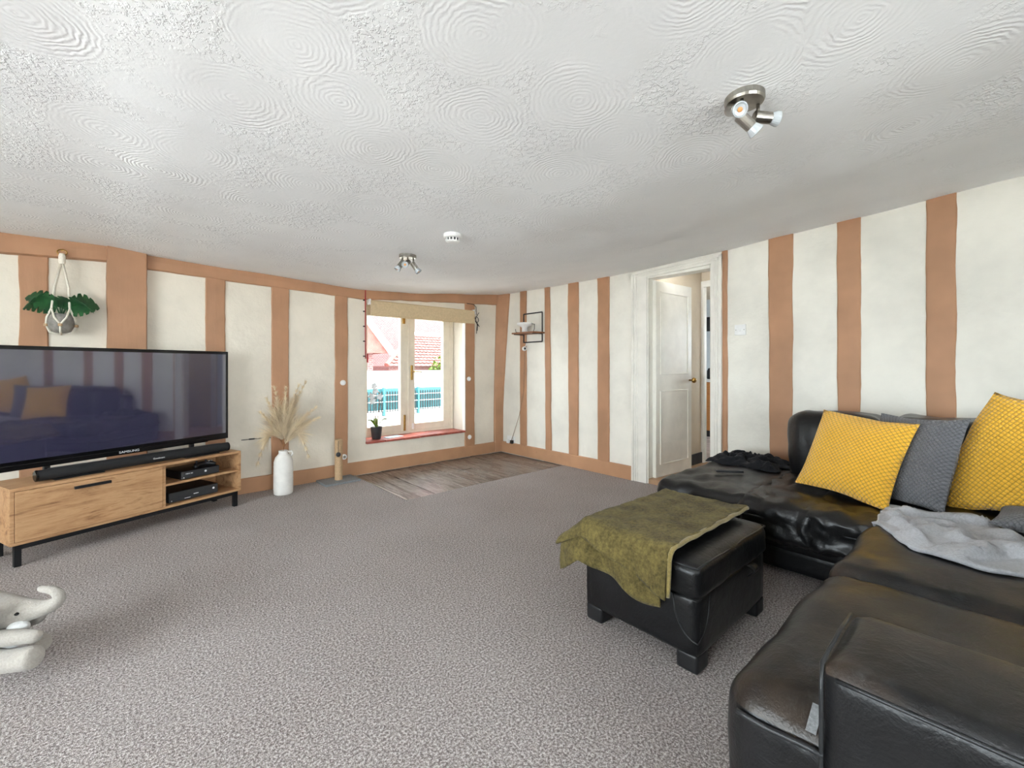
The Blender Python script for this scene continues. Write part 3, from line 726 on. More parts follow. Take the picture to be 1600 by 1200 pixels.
# ------------------------------------------------------------------ sofa
sf = thing('corner_sofa', 'large black leather corner sofa with worn brown patches', 'sofa', (-1.0, -4.3, 0))
def worn_top(o):          # only the sat-on and leaned-on upper faces are rubbed through
    o.data.materials.append(MT['leather_worn'])
    for p in o.data.polygons:
        if p.normal.z > 0.35: p.material_index = 1
    return o
def sp(name, mb, mat='leather', smooth=True):
    mb.v = [(v[0] + 1.0, v[1] + 4.3, v[2]) for v in mb.v]
    return mb.build(name, mat, sf, smooth=smooth)
# chaise along the door wall: base, three stitched seat cushions
sp('base', rbox(-1.15, -0.12, -4.9, -3.14, 0.03, 0.16, 0.02, 6)); sp('apron', rbox(-1.20, -0.12, -4.9, -3.12, 0.15, 0.30, 0.03, 8))
sp('seat_cushion', rbox(-1.33, -0.14, -3.66, -3.09, 0.235, 0.437, 0.055, 34, 0.008, 0.016, 9, 1))
sp('seat_cushion', rbox(-1.345, -0.14, -3.975, -3.58, 0.225, 0.437, 0.055, 34, 0.010, 0.020, 11, 2))
sp('seat_cushion', rbox(-1.34, -0.14, -4.28, -3.88, 0.225, 0.437, 0.055, 34, 0.010, 0.020, 11, 3))
pp = MB(); pp.tube([(-1.338 - 0.012 * math.sin((y + 3.1) * 9), y, 0.352 + 0.004 * math.sin(y * 13)) for y in [-3.15 - 0.035 * i for i in range(30)]], 0.005, 6); sp('piping', pp, 'piping')
# back cushions along the door wall
sp('back_cushion', rbox(-0.585, -0.20, -4.12, -3.60, 0.40, 0.855, 0.10, 20, 0.0, 0.014, 5, 4, (0.03, 0)))
sp('back_cushion', rbox(-0.585, -0.20, -4.66, -4.11, 0.40, 0.86, 0.10, 20, 0.0, 0.014, 5, 5, (0.03, 0)))
sp('back_frame', rbox(-0.26, -0.06, -5.3, -3.55, 0.05, 0.72, 0.05, 8))
# near section: seats face the tv wall
sp('base', rbox(-2.80, -0.5, -5.25, -4.26, 0.03, 0.2, 0.03, 8))
sp('seat_cushion', rbox(-2.855, -1.995, -5.0, -4.155, 0.06, 0.452, 0.085, 30, 0.008, 0.010, 5, 6)); worn_top(sf.children[-1])
sp('seat_cushion', rbox(-2.01, -1.335, -5.0, -4.165, 0.10, 0.457, 0.07, 30, 0.018, 0.013, 6, 7)); worn_top(sf.children[-1])
sp('seat_cushion', rbox(-1.345, -0.5, -5.0, -4.22, 0.15, 0.445, 0.06, 18, 0.01, 0.01, 5, 8))
for k, (a, c) in enumerate([(-2.60, -1.98), (-1.985, -1.3), (-1.31, -0.2)]):
    sp('back_cushion', rbox(a, c, -5.32, -4.93, 0.38, 0.86, 0.10, 18, 0.0, 0.014, 5, 9 + k, (0, 0.03)))
sp('back_frame', rbox(-2.80, -0.06, -5.42, -5.2, 0.05, 0.72, 0.05, 8))
arm = sp('arm', rbox(-2.862, -2.565, -5.40, -4.352, 0.04, 0.578, 0.035, 22, 0.006, 0.003, 4, 13)); worn_top(arm)
pp = MB(); pp.tube([(-2.861, y, 0.557) for y in [-4.38 - 0.05 * i for i in range(20)]], 0.004, 6); sp('arm_piping', pp, 'piping')
pp = MB(); pp.tube([(-2.858, -4.357, z) for z in [0.06 + 0.04 * i for i in range(13)]] + [(-2.84, -4.354, 0.568), (-2.70, -4.354, 0.578), (-2.60, -4.354, 0.574)], 0.004, 6); sp('arm_piping', pp, 'piping')
pp = MB(); pp.tube([(-2.857, y, 0.395 + 0.004 * math.sin(y * 30)) for y in [-4.20 - 0.02 * i for i in range(9)]], 0.006, 6); sp('seat_piping', pp, 'piping')
b = MB(); b.grid(lambda u, v: (-2.845 + 0.05 * u, -4.345 + 0.018 * v, 0.452 - 0.03 * (1 - u)), 3, 3); sp('torn_lining', b, 'grey_felt')

# ------------------------------------------------------------------ ottoman
ot = thing('storage_ottoman', 'black leather storage ottoman with a lift up padded lid', 'ottoman', (-1.94, -3.57, 0))
o_ = lambda name, mb, mat='leather', smooth=True: mb.build(name, mat, ot, smooth=smooth)
o_('body', rbox(-0.335, 0.335, -0.262, 0.262, 0.058, 0.285, 0.018, 10, 0, 0.003, 6, 20))
o_('lid', rbox(-0.345, 0.345, -0.272, 0.272, 0.272, 0.408, 0.035, 22, 0.022, 0.006, 8, 21))
pp = MB()
for zz in (0.398,):
    q = []
    for (x_, y_) in ((-1, -1), (1, -1), (1, 1), (-1, 1)):
        for k in range(6):
            t = k / 6; nx = {(-1, -1): (1, 0), (1, -1): (0, 1), (1, 1): (-1, 0), (-1, 1): (0, -1)}[(x_, y_)]
            q.append((x_ * 0.335 + nx[0] * t * 0.67, y_ * 0.262 + nx[1] * t * 0.524, zz + 0.003 * math.sin(k * 2)))
    pp.tube(q, 0.0045, 6, closed=True)
o_('lid_piping', pp, 'piping')
for x_ in (-1, 1):
    for y_ in (-1, 1): o_('foot', rbox(x_ * 0.287 - .045, x_ * 0.287 + .045, y_ * 0.218 - .042, y_ * 0.218 + .042, 0, 0.07, 0.006, 5), 'black_paint')
pp = MB(); pp.grid(lambda u, v: (0.09 + 0.05 * v + 0.004 * math.sin(u * 9), -0.274 - 0.030 * math.sin(math.pi * u), 0.29 - 0.05 * u + 0.01 * math.sin(u * 3.1)), 12, 3)
q = pp.build('pull_strap', 'leather', ot, smooth=True, solid=0.006)
pp = MB(); q = []
for i in range(25):
    t = -1 + 2 * i / 24; a = 0.098 * t; z = 0.272 - 0.15 * math.sqrt(max(0, 1 - t * t))
    q.append((-0.3365, -0.2635 - a, z) if a < 0 else (-0.3365 + a, -0.2635, z))
pp.tube(q, 0.0028, 6)
o_('corner_stitching', pp, 'piping')

# olive blanket on the ottoman: folded cloth draped over the top and the -x side
def blanket_pt(s, y, lay):
    """s = arc length from the right top edge, y = across"""
    rr = 0.05; top = 0.436 + 0.008 * lay; xr = -1.575; xl = -2.30 - 0.010 * lay
    L1 = (xr - (xl + rr)); L2 = rr * math.pi / 2
    if s < L1: p = Vector((xr - s, y, top))
    elif s < L1 + L2:
        a = (s - L1) / rr; p = Vector((xl + rr - rr * math.sin(a), y, top - rr + rr * math.cos(a)))
    else: p = Vector((xl - 0.10 * (s - L1 - L2), y, top - rr - (s - L1 - L2)))
    return p
def blanket(lay, y0, y1, slen, seed):
    def fn(u, v):
        y = y0 + (y1 - y0) * v
        s = slen * u * (1 + 0.012 * noise.noise(Vector((seed, v * 4, 0)))) + (0.05 * (v - 0.5) - 0.14 * v if lay == 0 else -0.15 * v)
        p = blanket_pt(max(0, s), y, lay)
        w_ = 0.010 * noise.noise(Vector((p.x * 6 + seed, p.y * 6, p.z * 6))) + 0.005 * noise.noise(Vector((p.x * 17 + seed, p.y * 17, p.z * 17)))
        ed = min(1, (1 - abs(2 * v - 1)) * 8)
        over = max(0, p.y + 3.31)              # past the far edge of the lid it hangs down
        p.z -= over * 0.9
        hang = max(0.0, 0.40 - p.z)
        p.x += -abs(w_) * 1.2 * (1 if hang else 0) - 0.02 * math.sin(p.y * 22 + seed) * min(1, hang * 7)
        p.z += abs(w_) * 1.1 + (0.004 * (1 - ed))
        p.y += 0.012 * noise.noise(Vector((u * 5, seed, v * 2)))
        return p
    b = MB(); b.grid(fn, 70, 50); return b
bl = thing('folded_blanket', 'olive green plush blanket folded over the leather ottoman', 'blanket', (0, 0, 0))
blanket(2, -3.745, -3.18, 0.905, 2.0).build('top_layer', 'olive', bl, smooth=True, solid=0.012)
blanket(0, -3.70, -3.17, 0.955, 5.0).build('under_layer', 'olive', bl, smooth=True, solid=0.012)
hem = MB(); hem.tube([tuple(blanket_pt(0.90 * i / 40, -3.745, 2) + Vector((0, 0, 0.004 + 0.002 * math.sin(i)))) for i in range(41)], 0.009, 8); hem.build('hem', m_plush('olive_hem', (138, 122, 74), 120, 0.4, 0.004, 0.15), bl, smooth=True)

# ------------------------------------------------------------------ cushions and throws on the sofa
def pillow(name, label, size, thick, mat, loc, rot, seed=0, n=34, group=None, slump=0.0, pinch=0.0, sag=0.0):
    b = MB(); idx = {}
    def pt(u, v, s):
        x, z = 2 * u - 1, 2 * v - 1
        prof = max(0, (1 - abs(x) ** 2.6) * (1 - abs(z) ** 2.6)) ** 0.55
        sx_ = size[0] / 2 * x * (1 - 0.07 * (1 - abs(z) ** 2) * abs(x)); sz = size[1] / 2 * z * (1 - 0.07 * (1 - abs(x) ** 2) * abs(z))
        y = s * thick / 2 * prof * (1.0 - 0.35 * slump * v)
        w_ = 0.010 * noise.noise(Vector((sx_ * 7 + seed, sz * 7, s * 3)))
        sx_ += pinch * (1 - x) / 2 * v * v; sz -= sag * (1 + x) / 2 * v * v
        return (sx_ + slump * 0.02 * noise.noise(Vector((seed, v * 4, 2))), y + w_ * (prof > 0.02) * (1 if prof > .3 else prof / .3), sz + w_ * 0.6)
    b.grid(lambda u, v: pt(u, v, 1), n, n); k = len(b.v); b.grid(lambda u, v: pt(u, v, -1), n, n)
    o = b.build(name, mat, smooth=True); o.location = loc; o.rotation_euler = rot
    bm = bmesh.new(); bm.from_mesh(o.data); bmesh.ops.remove_doubles(bm, verts=bm.verts, dist=0.0008); bmesh.ops.recalc_face_normals(bm, faces=bm.faces); bm.to_mesh(o.data); bm.free()
    for p in o.data.polygons: p.use_smooth = True
    return tag(o, label, 'cushion', group)
def face(px):        # local +y is the back of the pillow; euler to face direction angle
    return px
pillow('throw_cushion', 'square mustard yellow waffle cushion leaning against the black back cushion', (0.47, 0.47), 0.15, 'yellow', (-0.90, -4.03, 0.665), (R(-26), R(4), R(-110)), 1)
pillow('throw_cushion', 'grey waffle cushion standing between the two yellow cushions', (0.47, 0.47), 0.14, 'greyw', (-0.815, -4.25, 0.668), (R(-20), R(-3), R(-128)), 2)
pillow('throw_cushion', 'large slumped mustard yellow waffle cushion beside the grey cushion', (0.56, 0.58), 0.17, 'yellow', (-0.745, -4.62, 0.752), (R(-14), R(-9), R(-98)), 3, slump=0.7, pinch=0.24, sag=0.12)
pillow('throw_cushion', 'dark grey cushion lying behind the slumped yellow cushion', (0.36, 0.36), 0.10, 'greyw', (-0.985, -4.73, 0.495), (R(-90), 0, R(-95)), 4)
# grey fleece throw over the corner seat
from mathutils.bvhtree import BVHTree
bpy.context.view_layer.update()
SEATS = []
for c_ in sf.children:
    if c_.name.startswith('seat_cushion'):
        SEATS.append(BVHTree.FromPolygons([c_.matrix_world @ v.co for v in c_.data.vertices], [tuple(p.vertices) for p in c_.data.polygons]))
def seat_z(x, y):
    zs = [h[0].z for h in (t.ray_cast(Vector((x, y, 2)), Vector((0, 0, -1))) for t in SEATS) if h[0] is not None]
    return max(zs) if zs else 0.44
def throw_fn(u, v):
    y = -4.19 - 0.68 * v
    xl = -1.71 + 0.34 * max(0, 1 - v / 0.24) ** 1.3 + 0.05 * math.sin(v * 9); xr = -1.0 - 0.03 * math.sin(math.pi * min(1, v * 1.2)) + 0.09 * math.exp(-((v - 0.42) / 0.08) ** 2) - 0.15 * max(0, min(1, (v - 0.48) / 0.14))
    x = xl + (xr - xl) * u
    y += 0.03 * noise.noise(Vector((u * 6, v * 2, 1))); x += 0.03 * noise.noise(Vector((u * 3, v * 5, 4)))
    f = 0.036 * (1 - abs(noise.noise(Vector((x * 7 + y * 3, y * 6 - x * 2, 2)))) * 4) + 0.022 * math.sin((x * 0.8 + y) * 30) * (0.4 + 0.6 * noise.noise(Vector((x * 4, y * 4, 9))))
    e = min(1, 7 * min(u, 1 - u, v, 1 - v) + 0.1)
    z = max(seat_z(x + a_, y + c_) for a_ in (-0.012, 0, 0.012) for c_ in (-0.012, 0, 0.012))
    return (x, y, z + 0.007 + max(0, f) * e)
b = MB(); b.grid(throw_fn, 80, 60); th = b.build('fleece_throw', 'throw', smooth=True, solid=0.012); tag(th, 'crumpled light grey fleece throw spread over the sofa corner', 'throw')
# black jacket and remote on the far seat end
def jk(u, v):
    y = -3.10 - 0.47 * u; x = -0.30 - 0.33 * v
    x += 0.05 * noise.noise(Vector((u * 5, v * 2, 3))); y += 0.05 * noise.noise(Vector((u * 2, v * 4, 7)))
    ed = min(1, 5 * min(u, 1 - u, v, 1 - v)) ** 0.6
    f = 0.055 * (1 - 1.6 * abs(noise.noise(Vector((u * 5 + 2 * v, v * 3.5, 1))))) + 0.022 * noise.noise(Vector((u * 13, v * 11, 4)))
    return (x, y, 0.445 + max(0.004, ed * (0.012 + max(0, f))))
b = MB(); b.grid(jk, 50, 44); o = b.build('crumpled_jacket', 'jacket', smooth=True, solid=0.006); tag(o, 'crumpled black garment lying on the far end of the sofa', 'clothing')
rc = thing('remote_control', 'slim black remote control lying on the leather seat', 'remote', (-0.90, -3.38, 0.458), R(-50))
bx(-0.085, 0.085, -0.02, 0.02, 0.0, 0.014).build('body', 'black_plastic', rc, bevel=0.004); bx(-0.07, 0.06, -0.012, 0.012, 0.012, 0.0155).build('key_pad', 'charcoal', rc, bevel=0.001)

# ------------------------------------------------------------------ ceiling fittings
def spot_fitting(loc, rz, label, dirs, plate=0.062):
    t = thing('ceiling_spotlight', label, 'ceiling light', loc, rz)
    b = MB(); b.lathe([(plate, 0.01), (plate, -0.014), (plate * .94, -0.022), (0.004, -0.024)], 32); b.build('plate', 'nickel', t, smooth=False)
    for (px, py, yaw, pitch, al) in dirs:
        p0 = Vector((px, py, -0.02)); p1 = p0 + Vector((0, 0, -al))
        b = MB(); b.tube([p0, p1], 0.006, 10); b.build('arm', 'nickel', t, smooth=True)
        d = Vector((math.cos(yaw) * math.cos(pitch), math.sin(yaw) * math.cos(pitch), -math.sin(pitch)))
        q = d.to_track_quat('Z', 'Y').to_matrix().to_4x4(); mt = Matrix.Translation(p1) @ q
        b = MB(); b.lathe([(0.012, -0.016), (0.019, -0.012), (0.019, 0.042), (0.017, 0.044)], 20, mt); hd = b.build('head', 'nickel', t, smooth=False)
        b = MB(); b.lathe([(0.017, 0.040), (0.024, 0.062), (0.0245, 0.068), (0.021, 0.070), (0.018, 0.064), (0.004, 0.062)], 20, mt); b.build('bulb', 'bulb', hd, smooth=False)
        b = MB(); b.lathe([(0.008, 0.0635), (0.008, 0.0665), (0.002, 0.067)], 12, mt); b.build('led_chip', 'led', hd)
    return t
SPOT1 = (-2.291, -4.002); SPOT2 = (-2.299, -1.672)
spot_fitting((SPOT1[0], SPOT1[1], ceil_z(*SPOT1) + 0.0), 0, 'brushed nickel triple spotlight on the ceiling above the sofa and ottoman',
    [(-0.030, 0.030, R(228), R(28), 0.022), (-0.036, -0.006, R(-40), R(42), 0.066), (0.036, -0.030, R(-42), R(6), 0.045)])
spot_fitting((SPOT2[0], SPOT2[1], ceil_z(*SPOT2) + 0.0), 0, 'brushed nickel triple spotlight on the ceiling near the smoke alarm',
    [(-0.035, 0.015, R(165), R(55), 0.035), (-0.01, -0.02, R(222), R(28), 0.035), (0.035, -0.020, R(-40), R(55), 0.045)])
SM = (-2.315, -2.28)
sm = thing('smoke_alarm', 'round white smoke alarm on the ceiling', 'smoke alarm', (SM[0], SM[1], ceil_z(*SM)))
b = MB(); b.lathe([(0.056, 0.01), (0.056, -0.016), (0.050, -0.022)], 28); b.build('base', 'white_plastic', sm)
b = MB(); b.lathe([(0.040, -0.02), (0.038, -0.038)], 28); b.build('vent_core', 'charcoal', sm)
for k in range(12):
    a = 2 * math.pi * k / 12; bx(-.003, .003, -.003, .003, -0.04, -0.02).build('vent_rib', 'white_plastic', sm).location = (0.041 * math.cos(a), 0.041 * math.sin(a), 0)
b = MB(); b.lathe([(0.042, -0.038), (0.040, -0.044), (0.02, -0.050), (0.003, -0.051)], 28); b.build('cover', 'white_plastic', sm, smooth=True)

# ------------------------------------------------------------------ roller blind, cords, wall bits
rb = thing('roller_blind', 'beige roller blind rolled up above the french window', 'blind', (-1.185, -0.045, 1.86))
b = MB(); b.lathe([(0.02, -0.69), (0.02, 0.69)], 16, Matrix.Translation((0, 0, -0.02)) @ Matrix.Rotation(R(90), 4, 'Y')); b.build('roller', 'blind', rb)
bx(-0.688, 0.688, -0.024, -0.020, -0.163, -0.012).build('fabric', 'blind', rb); bx(-0.69, 0.69, -0.028, -0.016, -0.172, -0.158).build('bottom_bar', 'blind', rb, bevel=0.003)
for s in (-1, 1): bx(s * 0.692 - .008, s * 0.692 + .008, -0.02, 0.046, -0.05, 0.01).build('bracket', 'white_plastic', rb, bevel=0.002)
b = MB(); b.lathe([(0.016, 0), (0.016, 0.01)], 14, Matrix.Translation((0.70, -0.01, -0.03)) @ Matrix.Rotation(R(90), 4, 'X')); b.build('side_cap', 'white_plastic', rb)
rd = thing('red_cord', 'red cord clipped to the wall beside the french window', 'cord', (-1.915, -0.012, 1.23))
b = MB(); b.tube([(0.0, -0.012, 0.74), (0.0, -0.012, 0.55), (0.004, -0.002, 0.3), (0.008, -0.002, 0.0)], 0.006, 8); b.build('cord', 'red', rd, smooth=True)
for z in (0.02, 0.18, 0.34, 0.5, 0.62): bx(-0.016, 0.006, -0.004, 0.012, z, z + 0.012).build('clip', 'cable_black', rd)
bx(0.022, 0.038, -0.006, 0.012, -0.04, 0.05).build('cord_pull', 'red', rd, bevel=0.004)
cb = thing('cable_bundle', 'knotted black cable hanging on the stud beside the window', 'cable', (-0.45, -0.03, 1.58))
pts = [(-0.14, 0.002, 0.365), (-0.04, -0.004, 0.36), (0.0, -0.008, 0.33), (0.005, -0.006, 0.25)]
for i in range(46):
    t = i / 45; pts.append((0.012 + 0.034 * math.sin(t * 29) * (0.5 + 0.5 * math.sin(t * 5)), -0.012 - 0.012 * math.sin(t * 17), 0.22 - 0.19 * t + 0.05 * math.sin(t * 23)))
b = MB(); b.tube(pts, 0.0042, 6); b.build('cable', 'cable_black', cb, smooth=True)
for k, (x_, z_, lb) in enumerate([(-2.152, 0.978, 'upper white round wall cup on the stud left of the window'), (-0.55, 0.987, 'upper white round wall cup on the stud right of the window'),
                                  (-0.54, 0.244, 'lower white round wall cup on the stud right of the window'), (-2.14, 0.209, 'lower white round wall cup on the stud left of the window')]):
    t = thing('wall_cup', lb, 'wall cup', (x_, -0.014, z_), group='white wall cups beside the window')
    b = MB(); b.lathe([(0.028, -0.002), (0.028, 0.01), (0.022, 0.016)], 20, Matrix.Rotation(R(90), 4, 'X')); b.build('cup', 'white_plastic', t)
    b = MB(); b.lathe([(0.020, 0.012), (0.012, 0.018), (0.002, 0.019)], 16, Matrix.Rotation(R(90), 4, 'X')); b.build('pad', 'nickel' if k == 3 else 'print', t)
# light switch
sw = thing('light_switch', 'white plastic light switch on the plaster by the doorway', 'switch', (0, -3.103, 1.452))
bx(-0.010, 0.004, -0.044, 0.044, -0.044, 0.044).build('plate', 'white_plastic', sw, bevel=0.003); bx(-0.014, -0.009, -0.010, 0.010, -0.014, 0.014).build('rocker', 'white_plastic', sw, bevel=0.002)
for s in (-1, 1):
    b = MB(); b.lathe([(0.004, 0), (0.004, 0.002)], 8, Matrix.Translation((-0.010, s * 0.032, 0)) @ Matrix.Rotation(R(-90), 4, 'Y')); b.build('screw', 'nickel', sw)
# socket with cable
so = thing('wall_socket', 'white double wall socket low beside the corner post', 'socket', (0, -0.215, 0.18))
bx(-0.012, 0.004, -0.075, 0.075, -0.044, 0.044).build('plate', 'white_plastic', so, bevel=0.003)
for s in (-1, 1): bx(-0.04, -0.01, s * 0.035 - .022, s * 0.035 + .022, -0.05, -0.005).build('plug', 'cable_black' if s < 0 else 'white_plastic', so, bevel=0.004)
# industrial shelf
sh = thing('wall_shelf', 'small wooden shelf in a square black pipe frame on the door wall', 'shelf', (-0.02, -0.645, 1.63))
def bar(p, q, r_=0.0075, name='frame_bar'):
    b = MB(); b.tube([p, q], r_, 8); b.build(name, 'black_metal', sh)
bar((-0.005, 0.165, 0.18), (-0.005, -0.165, 0.18)); bar((-0.005, 0.165, -0.18), (-0.005, -0.165, -0.18)); bar((-0.005, 0.165, -0.18), (-0.005, 0.165, 0.18)); bar((-0.005, -0.165, -0.18), (-0.005, -0.165, 0.18))
for s in (-1, 1): bar((-0.005, s * 0.165, -0.085), (-0.17, s * 0.165, -0.085), 0.006)
bx(-0.19, 0.018, -0.19, 0.19, -0.082, -0.064).build('board', 'walnut', sh, bevel=0.002)
dv = thing('white_device', 'white mushroom shaped device with a cable on the wall shelf', 'device', (-0.12, -0.60, 1.566))
b = MB(); b.lathe([(0.038, 0), (0.036, 0.055), (0.045, 0.07), (0.09, 0.088), (0.098, 0.105), (0.09, 0.12), (0.02, 0.126), (0.003, 0.127)], 28); b.build('body', 'white_plastic', dv, smooth=True)
b = MB(); b.tube([(0.04, -0.07, 0.11), (0.05, -0.12, 0.10), (0.04, -0.13, 0.04), (0.03, -0.12, 0.006), (0.03, -0.06, 0.004), (0.0, 0.09, 0.004), (-0.02, 0.14, 0.01), (-0.02, 0.15, 0.05)], 0.004, 6); b.build('cable', 'cable_black', dv, smooth=True)
ca_ = thing('security_camera', 'small white camera hanging below the wall shelf', 'camera', (-0.055, -0.52, 1.37))
b = MB(); b.lathe([(0.018, -0.02), (0.027, -0.01), (0.029, 0.02), (0.026, 0.034), (0.012, 0.038)], 20, Matrix.Rotation(R(60), 4, 'Z') @ Matrix.Rotation(R(-90), 4, 'Y')); b.build('body', 'white_plastic', ca_, smooth=True)
b = MB(); b.lathe([(0.014, 0.036), (0.013, 0.041), (0.002, 0.042)], 14, Matrix.Rotation(R(60), 4, 'Z') @ Matrix.Rotation(R(-90), 4, 'Y')); b.build('lens', 'gloss_black', ca_)
b = MB(); b.tube([(0.02, 0, 0.02), (0.036, 0, 0.05), (0.045, 0, 0.085)], 0.007, 8); b.build('mount', 'white_plastic', ca_)
b = MB(); b.tube([(0.02, 0.01, -0.025), (0.028, 0.03, -0.25), (0.03, 0.045, -0.55), (0.028, 0.12, -0.85), (0.028, 0.22, -1.08), (0.03, 0.28, -1.2)], 0.0035, 6); b.build('cable', 'cable_brown', ca_, smooth=True)

# ------------------------------------------------------------------ hanging planter
hp = thing('hanging_planter', 'grey concrete pot in a white macrame hanger on the timber stud', 'planter', (-4.19, -0.12, 1.385))
b = MB(); b.lathe([(0.026, 0.0), (0.050, 0.010), (0.066, 0.045), (0.070, 0.08), (0.064, 0.12), (0.058, 0.135), (0.053, 0.133), (0.055, 0.12), (0.01, 0.11)], 28); b.build('pot', 'concrete', hp, smooth=True)
b = MB(); b.lathe([(0.055, 0.118), (0.003, 0.124)], 20); b.build('soil', 'stem', hp)
b = MB(); b.tube([(0.0, 0.06, 0.60), (0, 0.10, 0.605), (0, 0.12, 0.60)], 0.006, 8); b.build('hook', 'brass', hp)
b = MB(); b.tube([(0.026 * math.cos(a), 0.055, 0.585 + 0.02 * math.sin(a)) for a in [2 * math.pi * k / 14 for k in range(14)]], 0.004, 6, closed=True); b.build('ring', 'brass', hp)
b = MB(); b.lathe([(0.016, 0.50), (0.019, 0.515), (0.019, 0.555), (0.014, 0.575)], 14, Matrix.Translation((0, 0.05, 0))); b.build('knot', 'rope', hp)
for k in range(4):
    a = R(45 + 90 * k); c_, s_ = math.cos(a), math.sin(a); sid = 1
    b = MB(); b.tube([(0, 0.05, 0.53), (0.05 * c_, 0.03 + 0.03 * s_, 0.33), (0.064 * c_, 0.064 * s_, 0.17)], 0.0062, 8); b.build('rope', 'rope', hp, smooth=True)
    a2 = a + R(90)
    b = MB(); b.tube([(0.064 * c_, 0.064 * s_, 0.17), (0.076 * math.cos(a + R(22)), 0.076 * math.sin(a + R(22)), 0.105), (0.076 * math.cos(a + R(45)), 0.076 * math.sin(a + R(45)), 0.058)], 0.006, 8); b.build('rope', 'rope', hp, smooth=True)
    b = MB(); b.tube([(0.064 * math.cos(a2), 0.064 * math.sin(a2), 0.17), (0.076 * math.cos(a + R(68)), 0.076 * math.sin(a + R(68)), 0.105), (0.076 * math.cos(a + R(45)), 0.076 * math.sin(a + R(45)), 0.058), (0.06 * math.cos(a + R(45)), 0.06 * math.sin(a + R(45)), 0.008), (0, 0, -0.012)], 0.006, 8); b.build('rope', 'rope', hp, smooth=True)
    b = MB(); b.lathe([(0.008, -0.01), (0.012, -0.008), (0.012, 0.008), (0.008, 0.01)], 10, Matrix.Translation((0.076 * math.cos(a + R(45)), 0.076 * math.sin(a + R(45)), 0.054))); b.build('bead', 'sisal', hp)
mp_ = thing('monstera_plant', 'green monstera leaves spreading from the hanging concrete pot', 'plant', (-4.19, -0.12, 1.505))
def leaf(ang, length, droop, tilt):
    """split leaf: blade outline with notches, bent along its midrib"""
    b = MB(); n = 22; W = length * 0.62
    def wid(t):
        w_ = W * math.sin(math.pi * min(1, t * 0.93 + 0.07)) ** 0.7 * (1.15 - 0.45 * t)
        return w_
    vs = []
    for s in (-1, 1):
        for i in range(n + 1):
            t = i / n; notch = 0.62 if (i % 4 == 3 and 2 < i < n - 2) else 1.0
            vs.append((t, s * wid(t) * notch))
    mid = [(i / n, 0.0) for i in range(n + 1)]
    def bend(t, y):
        x = length * (0.15 + t); z = 0.062 + 0.09 * math.sin(t * 1.6) - droop * t * t + tilt * 1.7 * y - abs(y) * 0.12
        return (x * math.cos(ang) - y * math.sin(ang), x * math.sin(ang) * 0.55 + y * 0.6 * math.cos(ang), z)
    P = [bend(t, y) for t, y in vs] + [bend(t, y) for t, y in mid]; m1 = 2 * (n + 1); fs = []
    for i in range(n):
        fs.append((i, i + 1, m1 + i + 1, m1 + i)); fs.append((m1 + i, m1 + i + 1, n + 1 + i + 1, n + 1 + i))
    b.add(P, fs); b.build('leaf', 'leaf', mp_, smooth=False, solid=0.002)
    b = MB(); b.tube([(0, 0, -0.01)] + [bend(t / 8 * 0.9, 0) for t in range(9)], [0.004] * 4 + [0.002] * 6, 6); b.build('leaf_stalk', 'leaf', mp_, smooth=True)
for a in ((R(5), 0.175, 0.08, 0.5), (R(-22), 0.16, 0.12, -0.3), (R(172), 0.155, 0.04, -0.5), (R(196), 0.165, 0.12, 0.4), (R(118), 0.10, 0.0, 0.2), (R(70), 0.09, 0.02, 0.3)): leaf(*a)

# ------------------------------------------------------------------ vase and pampas
va = thing('floor_vase', 'tall matt white ceramic vase on the carpet by the skirting', 'vase', (-2.775, -0.25, 0))
b = MB(); b.lathe([(0.070, 0.0), (0.078, 0.008), (0.081, 0.05), (0.080, 0.20), (0.078, 0.29), (0.066, 0.33), (0.044, 0.355), (0.038, 0.365), (0.040, 0.388), (0.034, 0.39), (0.032, 0.36), (0.01, 0.34)], 36); b.build('body', 'ceramic', va, smooth=True)
b = MB(); b.tube([(0.036, -0.012, 0.375), (0.066, -0.014, 0.378), (0.074, -0.014, 0.355), (0.062, -0.012, 0.33)], 0.008, 8); b.build('handle', 'ceramic', va, smooth=True)
for z in (0.12, 0.20, 0.25):
    b = MB(); b.lathe([(0.0806, z - .002), (0.0812, z), (0.0804, z + .002)], 36, None, False); b.build('throwing_ring', 'ceramic', va)
random.seed(11)
tips = [(0.175, 1.01), (0.11, 0.97), (0.02, 0.93), (-0.06, 0.94), (-0.12, 0.86), (-0.17, 0.76), (0.10, 0.86), (0.24, 0.79), (0.27, 0.70), (0.0, 0.84), (-0.08, 0.76), (-0.20, 0.34), (0.19, 0.36), (0.05, 0.78), (0.12, 0.62)]
